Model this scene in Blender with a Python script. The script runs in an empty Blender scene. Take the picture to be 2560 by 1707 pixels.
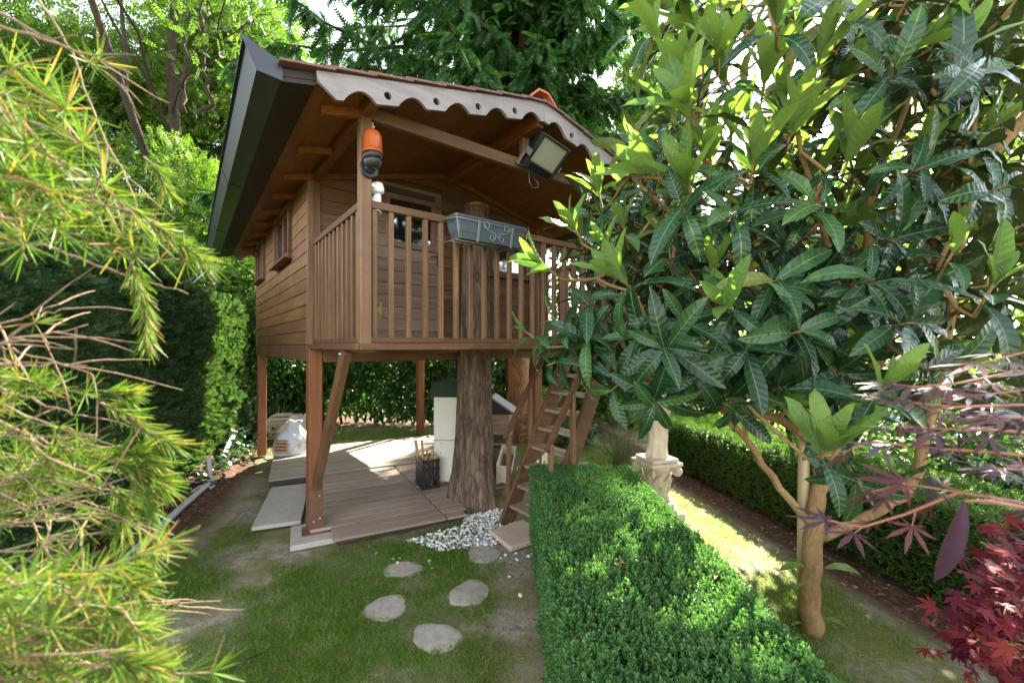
import bpy, math, random
import numpy as np
from mathutils import Vector, Matrix, Euler
random.seed(7); RNG = np.random.default_rng(7)
SC = bpy.context.scene
COL = SC.collection
PI = math.pi
R = math.radians

# ---------------------------------------------------------------- camera, sky, sun, exposure
F_PX, CY, CX, EYE = 1050.0, 865.0, 1280.0, 1.75
cam_data = bpy.data.cameras.new('camera'); cam = bpy.data.objects.new('camera', cam_data); COL.objects.link(cam)
cam.location = (0, 0, EYE); cam.rotation_euler = (R(90), 0, 0)
cam_data.sensor_width = 36; cam_data.lens = F_PX/2560*36
cam_data.shift_y = (CY-853.5)/2560
cam_data.clip_start = 0.02; cam_data.clip_end = 400
cam_data.dof.use_dof = True; cam_data.dof.focus_distance = 3.0; cam_data.dof.aperture_fstop = 4.0
SC.camera = cam

SUN_AZ, SUN_EL = 27.0, 38.0          # azimuth from +Y towards +X
W = bpy.data.worlds.new('World'); SC.world = W; W.use_nodes = True
wn = W.node_tree.nodes; wl = W.node_tree.links; wn.clear()
sky = wn.new('ShaderNodeTexSky'); sky.sky_type = 'NISHITA'; sky.sun_disc = False
sky.sun_elevation = R(SUN_EL); sky.sun_rotation = R(SUN_AZ); sky.air_density = 1.0; sky.dust_density = 0.6; sky.ozone_density = 1.0
hs = wn.new('ShaderNodeHueSaturation'); hs.inputs['Saturation'].default_value = 0.34
bg = wn.new('ShaderNodeBackground'); bg.inputs['Strength'].default_value = 0.10
wo = wn.new('ShaderNodeOutputWorld')
wl.new(sky.outputs[0], hs.inputs['Color']); wl.new(hs.outputs[0], bg.inputs['Color']); wl.new(bg.outputs[0], wo.inputs['Surface'])

SUN_DIR = Vector((math.sin(R(SUN_AZ))*math.cos(R(SUN_EL)), math.cos(R(SUN_AZ))*math.cos(R(SUN_EL)), math.sin(R(SUN_EL))))
sl = bpy.data.lights.new('sun', 'SUN'); sl.energy = 3.8; sl.angle = R(0.55); sl.color = (1.0, 0.93, 0.80)
so = bpy.data.objects.new('sun', sl); COL.objects.link(so); so.location = SUN_DIR*30
so.rotation_euler = SUN_DIR.to_track_quat('Z', 'Y').to_euler()

vs = SC.view_settings
vs.view_transform = 'Standard'; vs.look = 'None'; vs.gamma = 1.0; vs.use_curve_mapping = False
vs.exposure = 3.4
SC.render.engine = 'CYCLES'
cy = SC.cycles
cy.max_bounces = 10; cy.diffuse_bounces = 6; cy.glossy_bounces = 4; cy.transmission_bounces = 6; cy.transparent_max_bounces = 8
cy.sample_clamp_indirect = 8.0; cy.use_denoising = True

# ---------------------------------------------------------------- helpers
D = 0.91875
def P(dx, dy, Y):
    """world point seen at photo position (dx,dy), Y metres in front of the camera"""
    px, py = dx/D, dy/D
    return Vector(((px-CX)/F_PX*Y, Y, EYE+(CY-py)/F_PX*Y))
HA = R(37.7); HO = Vector((-1.845, 3.92, 0))
def H(u, v, z=0):
    return Vector((HO.x+u*math.cos(HA)-v*math.sin(HA), HO.y+u*math.sin(HA)+v*math.cos(HA), z))

class MB:
    """collects shapes into one mesh"""
    def __init__(s): s.v = []; s.f = []; s.sm = []
    def add(s, v, f, smooth=False):
        o = len(s.v); s.v += [tuple(p) for p in v]; s.f += [tuple(i+o for i in q) for q in f]; s.sm += [smooth]*len(f); return s
    def box(s, c, d, rot=None):
        x, y, z = d[0]/2, d[1]/2, d[2]/2
        v = [Vector((a*x, b*y, e*z)) for a in (-1, 1) for b in (-1, 1) for e in (-1, 1)]
        if rot is not None: v = [rot@p for p in v]
        c = Vector(c)
        return s.add([p+c for p in v], [(0,1,3,2),(4,6,7,5),(0,4,5,1),(2,3,7,6),(0,2,6,4),(1,5,7,3)])
    def cbox(s, c, d, ch=0.004, rot=None):
        """box with chamfered edges"""
        h = [q/2 for q in d]; ch = min(ch, min(h)*0.6)
        v = []; idx = {}
        for sx in (-1,1):
            for sy in (-1,1):
                for sz in (-1,1):
                    sg = (sx,sy,sz)
                    for ax in range(3):
                        p = [sg[k]*(h[k] if k == ax else h[k]-ch) for k in range(3)]
                        idx[sg+(ax,)] = len(v); v.append(Vector(p))
        f = []
        for ax in range(3):
            b, e = [(1,2),(2,0),(0,1)][ax]
            for sa in (-1,1):
                q = []
                for sb, se in ((-1,-1),(1,-1),(1,1),(-1,1)):
                    k = [0,0,0]; k[ax] = sa; k[b] = sb; k[e] = se
                    q.append(idx[tuple(k)+(ax,)])
                f.append(q if sa > 0 else q[::-1])
        for ax in range(3):
            b, e = [(1,2),(2,0),(0,1)][ax]
            for sb in (-1,1):
                for se in (-1,1):
                    q = []
                    for sa, w in ((-1,b),(1,b),(1,e),(-1,e)):
                        k = [0,0,0]; k[ax] = sa; k[b] = sb; k[e] = se
                        q.append(idx[tuple(k)+(w,)])
                    f.append(q if sb*se > 0 else q[::-1])
        for sx in (-1,1):
            for sy in (-1,1):
                for sz in (-1,1):
                    q = [idx[(sx,sy,sz,0)], idx[(sx,sy,sz,1)], idx[(sx,sy,sz,2)]]
                    f.append(q if sx*sy*sz > 0 else q[::-1])
        if rot is not None: v = [rot@p for p in v]
        c = Vector(c)
        return s.add([p+c for p in v], f)
    def beam(s, p0, p1, w, h, up=(0,0,1), ch=0.004):
        p0, p1 = Vector(p0), Vector(p1); x = (p1-p0); L = x.length; x.normalize()
        up = Vector(up); y = up.cross(x)
        if y.length < 1e-4: y = Vector((0,1,0)).cross(x)
        y.normalize(); z = x.cross(y)
        return s.cbox((p0+p1)/2, (L, w, h), ch, Matrix((x, y, z)).transposed())
    def tube(s, pts, rad, n=8, caps=True, smooth=True, jit=0.0):
        pts = [Vector(p) for p in pts]; m = len(pts)
        if not hasattr(rad, '__len__'): rad = [rad]*m
        v = []; t0 = (pts[1]-pts[0]).normalized()
        a = t0.orthogonal().normalized()
        for i in range(m):
            t = (pts[min(i+1,m-1)]-pts[max(i-1,0)])
            t = t.normalized() if t.length > 1e-9 else t0
            a = (a-t*a.dot(t)); a = a.normalized() if a.length > 1e-6 else t.orthogonal().normalized()
            b = t.cross(a)
            for k in range(n):
                g = 2*PI*k/n; r = rad[i]*(1+jit*(random.random()-.5)) if jit else rad[i]
                v.append(pts[i]+a*math.cos(g)*r+b*math.sin(g)*r)
        f = [(i*n+k, i*n+(k+1)%n, (i+1)*n+(k+1)%n, (i+1)*n+k) for i in range(m-1) for k in range(n)]
        s.add(v, f, smooth)
        if caps:
            o = len(s.v)-len(v)
            s.f += [tuple(o+k for k in range(n))[::-1], tuple(o+(m-1)*n+k for k in range(n))]; s.sm += [False, False]
        return s
    def lathe(s, prof, n=24, c=(0,0,0), smooth=True, rot=None, fn=None):
        v = []
        for i, (r, z) in enumerate(prof):
            for k in range(n):
                g = 2*PI*k/n; rr = r*(fn(g, z) if fn else 1)
                p = Vector((rr*math.cos(g), rr*math.sin(g), z))
                if rot is not None: p = rot@p
                v.append(p+Vector(c))
        m = len(prof)
        f = [(i*n+k, i*n+(k+1)%n, (i+1)*n+(k+1)%n, (i+1)*n+k) for i in range(m-1) for k in range(n)]
        s.add(v, f, smooth); o = len(s.v)-len(v)
        if prof[0][0] > 1e-5: s.f.append(tuple(o+k for k in range(n))[::-1]); s.sm.append(False)
        if prof[-1][0] > 1e-5: s.f.append(tuple(o+(m-1)*n+k for k in range(n))); s.sm.append(False)
        return s
    def prism(s, poly, fn, t0, t1):
        """2-D polygon extruded; fn(a,b,t) gives the point"""
        n = len(poly)
        v = [fn(a,b,t0) for a,b in poly]+[fn(a,b,t1) for a,b in poly]
        f = [tuple(range(n))[::-1], tuple(range(n,2*n))]+[(i,(i+1)%n,n+(i+1)%n,n+i) for i in range(n)]
        return s.add(v, f)
    def mesh(s, name, mat=None):
        m = bpy.data.meshes.new(name); m.from_pydata(s.v, [], s.f)
        m.polygons.foreach_set('use_smooth', s.sm)
        if mat: m.materials.append(mat)
        m.update(); return m

def obj(name, mb, mat, parent=None, loc=(0,0,0), rot=(0,0,0), label=None, kind=None):
    me = mb.mesh(name, mat) if isinstance(mb, MB) else mb
    o = bpy.data.objects.new(name, me); COL.objects.link(o)
    o.location = loc; o.rotation_euler = rot
    if parent is not None: o.parent = parent
    if label: o['label'] = label
    if kind: o['kind'] = kind
    return o
def tag(o, label, cat, group=None, kind=None):
    o['label'] = label; o['category'] = cat
    if group: o['group'] = group
    if kind: o['kind'] = kind
    return o
def thing(name, label, cat, loc=(0,0,0), rotz=0, group=None):
    o = bpy.data.objects.new(name, None); COL.objects.link(o); o.empty_display_size = .1
    o.location = loc; o.rotation_euler = (0,0,rotz)
    return tag(o, label, cat, group)

def vnoise(x, y, sc=1.0, seed=0):
    """2-D value noise, 0..1"""
    g = np.random.default_rng(seed).random((128,128))
    x = np.asarray(x, float)*sc+37.3; y = np.asarray(y, float)*sc+19.7
    xi = np.floor(x).astype(int); yi = np.floor(y).astype(int); fx = x-xi; fy = y-yi
    fx = fx*fx*(3-2*fx); fy = fy*fy*(3-2*fy)
    a = g[xi%128, yi%128]; b = g[(xi+1)%128, yi%128]; c = g[xi%128,(yi+1)%128]; d = g[(xi+1)%128,(yi+1)%128]
    return (a*(1-fx)+b*fx)*(1-fy)+(c*(1-fx)+d*fx)*fy

def unit(a):
    return a/np.maximum(np.linalg.norm(a, axis=1, keepdims=True), 1e-9)
def fast_mesh(name, V, F, mat, smooth=False, uv=None):
    """V (n,3), F (m,k) same-sized faces"""
    F = np.asarray(F); m, k = F.shape
    me = bpy.data.meshes.new(name); me.vertices.add(len(V)); me.vertices.foreach_set('co', np.asarray(V, np.float32).ravel())
    me.loops.add(m*k); me.loops.foreach_set('vertex_index', F.astype(np.int32).ravel())
    me.polygons.add(m); me.polygons.foreach_set('loop_start', np.arange(0, m*k, k, dtype=np.int32))
    if smooth: me.polygons.foreach_set('use_smooth', np.ones(m, bool))
    if uv is not None:
        l = me.uv_layers.new(name='UVMap'); l.data.foreach_set('uv', np.asarray(uv, np.float32)[F.ravel()].ravel())
    me.update(calc_edges=True)
    if mat: me.materials.append(mat)
    return me
def place(base, faces, pos, dirs, nrm, scale, uv=None):
    """copies of a base shape (y = its axis, z = its face) at pos -> V, F, UV"""
    base = np.asarray(base, float); faces = np.asarray(faces); n = len(pos); k = len(base)
    y = unit(np.asarray(dirs, float)); x = unit(np.cross(y, nrm)); z = np.cross(x, y)
    sc = np.asarray(scale, float)
    if sc.ndim == 0: sc = np.full(n, sc)
    b = base[None]*sc[:, None, None]
    V = pos[:, None]+b[..., 0:1]*x[:, None]+b[..., 1:2]*y[:, None]+b[..., 2:3]*z[:, None]
    F = (faces[None]+(np.arange(n)*k)[:, None, None]).reshape(-1, faces.shape[1])
    return V.reshape(-1, 3), F, (np.tile(uv, (n, 1)) if uv is not None else None)
def scatter(name, base, faces, pos, dirs, nrm, scale, mat, parent=None, smooth=False, uv=None, kind='stuff', label=None):
    V, F, U = place(base, faces, pos, dirs, nrm, scale, uv)
    o = bpy.data.objects.new(name, fast_mesh(name, V, F, mat, smooth, U)); COL.objects.link(o)
    if parent is not None: o.parent = parent
    if kind: o['kind'] = kind
    if label: o['label'] = label
    return o
def rdir(n, up=0.0, rng=RNG):
    d = rng.normal(size=(n,3)); d[:,2] += up; return unit(d)

# ---------------------------------------------------------------- materials
class NT:
    def __init__(s, name):
        s.m = bpy.data.materials.new(name); s.m.use_nodes = True; t = s.m.node_tree; t.nodes.clear(); s.n = t.nodes; s.l = t.links
        s.out = s.n.new('ShaderNodeOutputMaterial')
    def a(s, typ, ins=None, **kw):
        q = s.n.new(typ)
        for k, v in kw.items(): setattr(q, k, v)
        for k, v in (ins or {}).items():
            if isinstance(v, bpy.types.NodeSocket): s.l.new(v, q.inputs[k])
            else: q.inputs[k].default_value = v
        return q
    def coords(s, scale=(1,1,1), kind='Object', rand=True):
        tc = s.a('ShaderNodeTexCoord'); v = tc.outputs[kind]
        if rand:
            oi = s.a('ShaderNodeObjectInfo'); mu = s.a('ShaderNodeMath', {0: oi.outputs['Random'], 1: 37.0}, operation='MULTIPLY')
            va = s.a('ShaderNodeVectorMath', {0: v, 1: mu.outputs[0]}, operation='ADD'); v = va.outputs[0]
        return s.a('ShaderNodeMapping', {'Vector': v, 'Scale': scale}).outputs[0]
    def noise(s, vec, sc=5, det=5, rough=.6, dist=0):
        return s.a('ShaderNodeTexNoise', {'Vector': vec, 'Scale': sc, 'Detail': det, 'Roughness': rough, 'Distortion': dist}).outputs['Fac']
    def ramp(s, fac, stops):
        r = s.a('ShaderNodeValToRGB', {'Fac': fac}); e = r.color_ramp.elements
        while len(e) < len(stops): e.new(0.5)
        for q, (p, c) in zip(e, stops): q.position = p; q.color = (*c, 1) if len(c) == 3 else c
        return r.outputs['Color']
    def mix(s, fac, a, b, blend='MIX'):
        q = s.a('ShaderNodeMix', data_type='RGBA', blend_type=blend)
        for i, v in ((0, fac), (6, a), (7, b)):
            if isinstance(v, bpy.types.NodeSocket): s.l.new(v, q.inputs[i])
            else: q.inputs[i].default_value = (v if i == 0 else (*v, 1))
        return q.outputs[2]
    def math(s, op, a, b=0.0, clamp=False): return s.a('ShaderNodeMath', {0: a, 1: b}, operation=op, use_clamp=clamp).outputs[0]
    def bump(s, h, st=.3, dist=.01): return s.a('ShaderNodeBump', {'Height': h, 'Strength': st, 'Distance': dist}).outputs[0]
    def bsdf(s, **ins):
        names = {'color':'Base Color','rough':'Roughness','metal':'Metallic','normal':'Normal','spec':'Specular IOR Level','trans':'Transmission Weight','ior':'IOR','coat':'Coat Weight'}
        q = s.a('ShaderNodeBsdfPrincipled')
        for k, v in ins.items():
            i = q.inputs[names[k]]
            if isinstance(v, bpy.types.NodeSocket): s.l.new(v, i)
            elif k == 'color': i.default_value = (*v, 1)
            else: i.default_value = v
        return q.outputs[0]
    def done(s, sh): s.l.new(sh, s.out.inputs['Surface']); return s.m

def wood(name, dark, light, axis=0, rough=.55, var=.25, grain=30, stretch=.05, bump=.25, knots=True, stain=None, spec=.3):
    t = NT(name); sc = [1,1,1]; sc[axis] = stretch
    c = t.coords(tuple(sc)); g = t.noise(c, grain, 6, .65, .6)
    col = t.ramp(g, [(.3, dark), (.7, light)])
    big = t.noise(t.coords((1,1,1)), 2.2, 3, .5)
    col = t.mix(.75, col, t.ramp(big, [(.3, (1-var,)*3), (.7, (1,1,1))]), 'MULTIPLY')
    oi = t.a('ShaderNodeObjectInfo'); rnd = oi.outputs['Random']
    col = t.mix(1.0, col, t.ramp(rnd, [(0, (1-var*.8, 1-var, 1-var)), (1, (1, 1, 1))]), 'MULTIPLY')
    if knots:
        k = t.a('ShaderNodeTexVoronoi', {'Vector': t.coords((1 if axis != 0 else .35, 1 if axis != 1 else .35, 1 if axis != 2 else .35)), 'Scale': 6.0}).outputs['Distance']
        col = t.mix(t.a('ShaderNodeMapRange', {'Value': k, 1: .03, 2: .10, 3: .55, 4: 0.0}).outputs[0], col, tuple(q*.35 for q in dark))
    if stain:
        sn = t.noise(t.coords((1,1,1)), 3.5, 6, .7); col = t.mix(t.ramp(sn, [(.5,(0,0,0)),(.72,(.7,.7,.7))]), col, stain)
    r = t.math('MULTIPLY_ADD', g, .25); t.n[-1].inputs[2].default_value = rough-.12
    return t.done(t.bsdf(color=col, rough=r, spec=spec, normal=t.bump(g, bump, .004)))

def plain(name, color, rough=.5, metal=0, var=.12, nscale=8, bump=.08, spec=.5, dirt=None):
    t = NT(name); n = t.noise(t.coords(), nscale, 6, .65)
    col = t.ramp(n, [(.25, tuple(q*(1-var) for q in color)), (.75, tuple(min(1, q*(1+var)) for q in color))])
    if dirt:
        n2 = t.noise(t.coords(), 3.0, 8, .75); col = t.mix(t.ramp(n2, [(.5,(0,0,0)),(.75,(.8,.8,.8))]), col, dirt)
    return t.done(t.bsdf(color=col, rough=rough, metal=metal, spec=spec, normal=t.bump(n, bump, .004)))

def leafmat(name, stops, trans=.35, rough=.45, spec=.4, vein=None, tcol=1.5, under=None):
    """leaf: colour differs from leaf to leaf, light passes through"""
    t = NT(name)
    ge = t.a('ShaderNodeNewGeometry'); oi = t.a('ShaderNodeObjectInfo')
    r = t.math('FRACT', t.math('ADD', ge.outputs['Random Per Island'], oi.outputs['Random']))
    col = t.ramp(r, stops); nrm = None
    n = t.noise(t.coords(rand=False), 9, 4, .6); col = t.mix(.35, col, t.ramp(n, [(.3,(.55,.6,.5)),(.7,(1.25,1.2,1.1))]), 'MULTIPLY')
    if vein:
        uv = t.a('ShaderNodeTexCoord').outputs['UV']; sp = t.a('ShaderNodeSeparateXYZ', {0: uv})
        au = t.math('ABSOLUTE', t.math('SUBTRACT', sp.outputs[0], .5))          # 0 at the midrib
        ph = t.math('SUBTRACT', t.math('MULTIPLY', sp.outputs[1], vein*6.283), t.math('MULTIPLY', au, 13.0))
        wv = t.math('SINE', ph)
        mid = t.a('ShaderNodeMapRange', {'Value': au, 1: .012, 2: .04, 3: 1.0, 4: 0.0}).outputs[0]
        col = t.mix(t.math('MULTIPLY', mid, .40), col, (.20,.24,.09))
        lines = t.a('ShaderNodeMapRange', {'Value': wv, 1: .80, 2: 1.0, 3: 0.0, 4: .09}).outputs[0]
        col = t.mix(lines, col, (.12,.2,.07))
        nrm = t.bump(t.math('ADD', t.math('MULTIPLY', wv, -.5), t.math('MULTIPLY', mid, -1.0)), .28, .006)
    if under: col = t.mix(t.math('MULTIPLY', ge.outputs['Backfacing'], .85), col, under)
    kw = dict(color=col, rough=rough, spec=spec)
    if nrm: kw['normal'] = nrm
    b = t.bsdf(**kw)
    tc = t.mix(1.0, col, (tcol*1.05, tcol*1.15, tcol*.45), 'MULTIPLY')
    tr = t.a('ShaderNodeBsdfTranslucent', {'Color': tc})
    ms = t.a('ShaderNodeMixShader', {0: trans, 1: b, 2: tr.outputs[0]})
    return t.done(ms.outputs[0])

def barkmat(name, c0, c1, c2, sc=6, stretch=.18, bump=.9):
    t = NT(name); c = t.coords((1,1,stretch), rand=False)
    n = t.noise(c, sc*3, 8, .75, 1.2); vo = t.a('ShaderNodeTexVoronoi', {'Vector': t.coords((1,1,.16), rand=False), 'Scale': sc*4.5, 'Randomness': 1.0}, feature='DISTANCE_TO_EDGE').outputs['Distance']
    n = t.math('MULTIPLY_ADD', t.ramp(vo, [(0,(0,0,0)),(.14,(1,1,1))]), .10 if bump > .7 else .03); t.n[-1].inputs[2].default_value = 0.0; n = t.math('ADD', t.math('MULTIPLY', t.noise(c, sc*3, 8, .75, 1.2), .82), t.math('SUBTRACT', n, .0 if bump > .7 else -.06)); n2 = t.noise(t.coords((1,1,.5), rand=False), sc*.5, 4, .6)
    col = t.ramp(n, [(.3, c0), (.5, c1), (.72, c2)]); col = t.mix(.6, col, t.ramp(n2, [(.3,(.55,.5,.45)),(.7,(1.2,1.15,1.1))]), 'MULTIPLY')
    return t.done(t.bsdf(color=col, rough=.9, spec=.15, normal=t.bump(n, bump, .02)))

M_PAINT  = wood('brown_stained_timber', (.112,.052,.020), (.225,.122,.058), 0, .55, .38, stain=(.062,.034,.018))
M_PAINTZ = wood('brown_stained_post', (.140,.070,.031), (.250,.142,.072), 2, .5, .32, stain=(.085,.050,.028))
M_SIDING = wood('stained_siding', (.18,.088,.028), (.31,.162,.060), 1, .6, .34, stain=(.09,.05,.028))
M_TREAD  = wood('worn_sky_lit_tread', (.20,.14,.095), (.34,.26,.19), 1, .6, .2, stain=(.13,.08,.05))  # worn paint, lightened further to carry sky light on the tread tops
M_DOOR   = wood('pale_brown_door_boards', (.185,.115,.075), (.30,.20,.14), 0, .5, .25)
M_LEG    = wood('red_brown_post', (.185,.066,.024), (.30,.118,.048), 2, .5, .25)
M_SOFFIT = wood('varnished_soffit_boards', (.145,.049,.009), (.285,.108,.022), 1, .42, .3)
M_BARGE  = wood('sky_greyed_brown_board', (.205,.178,.174), (.295,.265,.262), 0, .5, .15, stain=(.12,.10,.095))  # brown boards greyed: bluish sky sheen is painted into the base colour
M_EAVE   = wood('dark_eave_board', (.018,.012,.009), (.035,.024,.017), 1, .6, .2, knots=False)
M_DECK   = wood('weathered_decking', (.29,.22,.165), (.45,.36,.285), 0, .6, .28, grain=22, stretch=.03, bump=.4, knots=False, stain=(.25,.19,.15))
M_DECK2  = wood('pale_decking', (.27,.22,.165), (.43,.36,.285), 0, .6, .2, grain=22, stretch=.03, bump=.35, knots=False)
M_TILE   = plain('red_mineral_shingle', (.165,.085,.076), .85, 0, .35, 60, .5, .2, dirt=(.15,.10,.085))
M_RIDGE  = plain('terracotta_ridge_tile', (.40,.115,.045), .7, 0, .25, 12, .2, .3)
M_GUTTER = plain('dark_grey_gutter_metal', (.045,.050,.056), .30, .55, .2, 3, .05)
M_STEEL  = plain('brown_painted_steel', (.16,.082,.045), .45, .2, .2, 14, .12)
M_GALV   = plain('galvanised_bolt', (.45,.43,.40), .4, .9, .1)
M_BRASS  = plain('brass', (.62,.45,.14), .32, .9, .1)
M_BLACK  = plain('black_plastic', (.018,.018,.02), .4, 0, .2)
M_DKMET  = plain('black_powder_coated_metal', (.012,.014,.018), .35, .3, .15)
M_PLANT  = plain('grey_plastic', (.062,.080,.094), .42, 0, .12, 5, .06)
M_WIRE   = plain('grey_wire', (.26,.26,.24), .45, .6, .1)
M_WHITE  = plain('white_plastic', (.70,.70,.67), .4, 0, .06)
M_HIVE   = plain('white_painted_wood', (.64,.60,.49), .55, 0, .08, 6, .1, dirt=(.48,.43,.34))
M_FELT   = plain('dark_green_roofing_felt', (.018,.04,.020), .9, 0, .3, 40, .5)
M_CONC   = plain('pale_concrete', (.40,.365,.305), .85, 0, .15, 12, .25, .2, dirt=(.30,.29,.23))
M_PAVER  = plain('sandstone_paver', (.40,.31,.23), .85, 0, .15, 20, .3, .2)
M_STACKP = plain('stacked_paver_stone', (.50,.44,.34), .85, 0, .15, 14, .3, .2, dirt=(.30,.26,.17))
M_STONE  = plain('grey_stepping_stone', (.31,.275,.22), .9, 0, .28, 20, .9, .15, dirt=(.15,.135,.09))
M_PEB    = plain('white_marble_pebble', (.60,.585,.55), .6, 0, .08, 25, .1)
M_STAT   = plain('cast_stone', (.52,.43,.30), .8, 0, .2, 16, .3, .2, dirt=(.22,.19,.14))
M_CREAM  = plain('cream_plastic', (.66,.58,.44), .5, 0, .08, 8, .06, dirt=(.40,.33,.22))
M_SOIL   = plain('potting_soil', (.10,.06,.035), .95, 0, .4, 40, .6)
M_BRICK  = plain('terracotta_brick', (.42,.16,.07), .85, 0, .25, 20, .3)
M_KIND   = wood('split_kindling', (.42,.25,.12), (.62,.42,.22), 2, .7, .25)
M_HUTCH  = wood('pale_hutch_boards', (.33,.23,.14), (.45,.33,.22), 0, .6, .2)
M_HUTCHT = wood('cream_trim', (.55,.48,.38), (.66,.60,.50), 2, .6, .1, knots=False)
M_GREYRF = plain('grey_felt_roof', (.24,.23,.24), .9, 0, .2, 40, .4)
M_DARKWD = wood('dark_stained_wood', (.05,.035,.028), (.09,.065,.05), 0, .6, .2)
M_ALU    = plain('pale_plastic_trunking', (.52,.51,.48), .45, 0, .15, 6, .08, dirt=(.30,.26,.22))
M_BARK   = barkmat('grey_brown_bark', (.035,.024,.017), (.15,.105,.072), (.36,.28,.20), 6, .12)
M_BARKOR = barkmat('orange_brown_bark', (.12,.055,.025), (.30,.16,.08), (.46,.28,.15), 7, .35)
M_BARKDK = barkmat('dark_bark', (.018,.013,.010), (.040,.030,.021), (.075,.057,.040), 7, .3, .6)
M_BARKLQ = barkmat('loquat_bark', (.13,.080,.032), (.26,.165,.075), (.37,.25,.125), 8, .5, .5)
M_TWIG   = barkmat('pale_twig_bark', (.10,.068,.045), (.21,.150,.10), (.34,.26,.18), 20, .4, .3)
M_STAKE  = wood('pale_stake', (.30,.21,.10), (.42,.32,.17), 2, .6, .15)
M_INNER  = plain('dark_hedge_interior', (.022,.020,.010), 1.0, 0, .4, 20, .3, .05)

def glassmat(name, base, rough=.03, ior=1.9):
    t = NT(name); n = t.noise(t.coords(), 6, 6, .7)
    return t.done(t.bsdf(color=base, rough=t.ramp(n, [(.3,(rough,)*3),(.8,(rough+.08,)*3)]), ior=ior, spec=.6))
M_PANE = glassmat('window_glass', (.012,.012,.012), .02, 2.6)
M_LENS = glassmat('floodlight_glass', (.34,.34,.255), .22, 1.45)
def ambermat():
    t = NT('amber_dome')
    b = t.bsdf(color=(.52,.13,.03), rough=.12, spec=.6); tr = t.a('ShaderNodeBsdfTranslucent', {'Color': (.85,.24,.04,1)})
    return t.done(t.a('ShaderNodeMixShader', {0: .45, 1: b, 2: tr.outputs[0]}).outputs[0])
M_AMBER = ambermat()
# ---------------------------------------------------------------- ground
def seg(a, b, n): return list(np.linspace(a, b, n, endpoint=False))
gx = np.array(seg(-160,-20,8)+seg(-20,-7,14)+seg(-7,5,130)+seg(5,20,16)+seg(20,160,8)+[160.0])
gy = np.array(seg(-160,-10,8)+seg(-10,0,8)+seg(0,11,120)+seg(11,30,20)+seg(30,160,8)+[160.0])
GX, GY = np.meshgrid(gx, gy)
def ldist(x, y): return (x+2.9)*.943+(y-1.5)*.333          # metres in front of the clipped conifer hedge
def rline(y): return 2.85-(y-2.88)*.17                     # foot of the far box hedge
def grass_amount(x, y):
    n = .6*vnoise(x, y, 1.7, 3)+.4*vnoise(x, y, 5.5, 4)
    near = np.clip((3.9-y)/1.7, -.3, 1)
    g = .40+.80*near+(n-.5)*2.1
    g = np.where(ldist(x, y) < .75, g-.9, g)
    g = g-np.where(x < -1.7, np.clip((y-3.2)/1.3, 0, 1)*.75, 0)-np.where((x < -1.2), .25*np.clip(-x-1.2,0,1), 0)                       # trodden bare strip beside the decking
    g = np.where((x > .02) & (x < 1.3) & (y < 4), -.5, g)                   # bare earth under the hedge
    g = np.where((x > -.35) & (x <= .02) & (y < 4), g-1.0*np.clip((x+.22+.25*(n-.5))/.25,0,1), g)
    path = (x > 1.15) & (y < 7.6)
    g = np.where(path, .55+(n-.5)*1.3-np.clip((x-rline(y)+.55)/.4, 0, 1)*1.1, g)
    e = -.454*x+.891*y; p = .891*x+.454*y
    g = np.where((p > -.3) & (p < 2.6) & (e > 3.95) & (e < 7.7), -.6, g)     # under the decking
    lawn = (e > 7.75) & (x > -4.6) & (x < 3)
    g = np.where(lawn, .7+(n-.5)*.8, g)
    g = np.where((y > 9.1), -.3, g)
    g = np.where((x > rline(y)+.9) & (y < 9), .8, g)
    return np.clip(g, 0, 1)
def ground_z(x, y): return (vnoise(x, y, 1.3, 11)-.5)*.03+(vnoise(x, y, 6, 12)-.5)*.012-.012
GZ = np.where((np.abs(GX) < 12) & (np.abs(GY) < 20), ground_z(GX, GY), -.012)
nx, ny = len(gx), len(gy)
ii = (np.arange(ny-1)[:, None]*nx+np.arange(nx-1)[None]).ravel()
gme = fast_mesh('ground', np.stack([GX.ravel(), GY.ravel(), GZ.ravel()], 1), np.stack([ii, ii+1, ii+nx+1, ii+nx], 1), None, True)
at = gme.attributes.new('grass', 'FLOAT', 'POINT'); at.data.foreach_set('value', grass_amount(GX, GY).ravel().astype(np.float32))
mul = np.clip(1.1-np.abs(ldist(GX, GY)-.2)/.9, 0, 1); mul = np.maximum(mul, np.clip(1-np.abs(GX-rline(GY)+.1)/.5, 0, 1)*(GX > 1.2))
mul = np.maximum(mul, np.clip((GX+.12)/.30, 0, 1)*((GX < 1.25) & (GY < 4.1) & (GY > 0))*.42)
mul = np.maximum(mul, np.clip((GY-9.1-.1*GX)/.4, 0, 1)*.9)  # mulch colour put behind the laurel to darken brightly sunlit ground
at = gme.attributes.new('mulch', 'FLOAT', 'POINT'); at.data.foreach_set('value', mul.ravel().astype(np.float32))
t = NT('earth_moss_and_mulch'); oc = t.coords(rand=False)
n1 = t.noise(oc, 1.6, 8, .65); n2 = t.noise(oc, 22, 8, .75); n3 = t.noise(oc, 90, 4, .7)
soil = t.ramp(n2, [(.3,(.15,.120,.085)),(.5,(.29,.24,.18)),(.72,(.46,.40,.31))])
moss = t.ramp(n3, [(.3,(.085,.090,.018)),(.7,(.20,.20,.045))])
mulch = t.ramp(n2, [(.32,(.030,.020,.013)),(.5,(.095,.055,.034)),(.68,(.22,.12,.075))])
ga = t.a('ShaderNodeAttribute', attribute_name='grass').outputs['Fac']; ma = t.a('ShaderNodeAttribute', attribute_name='mulch').outputs['Fac']
c = t.mix(t.ramp(n1, [(.42,(0,0,0)),(.58,(.85,.85,.85))]), soil, moss)
c = t.mix(t.math('MULTIPLY', ga, .8), c, (.085,.115,.030))
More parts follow.
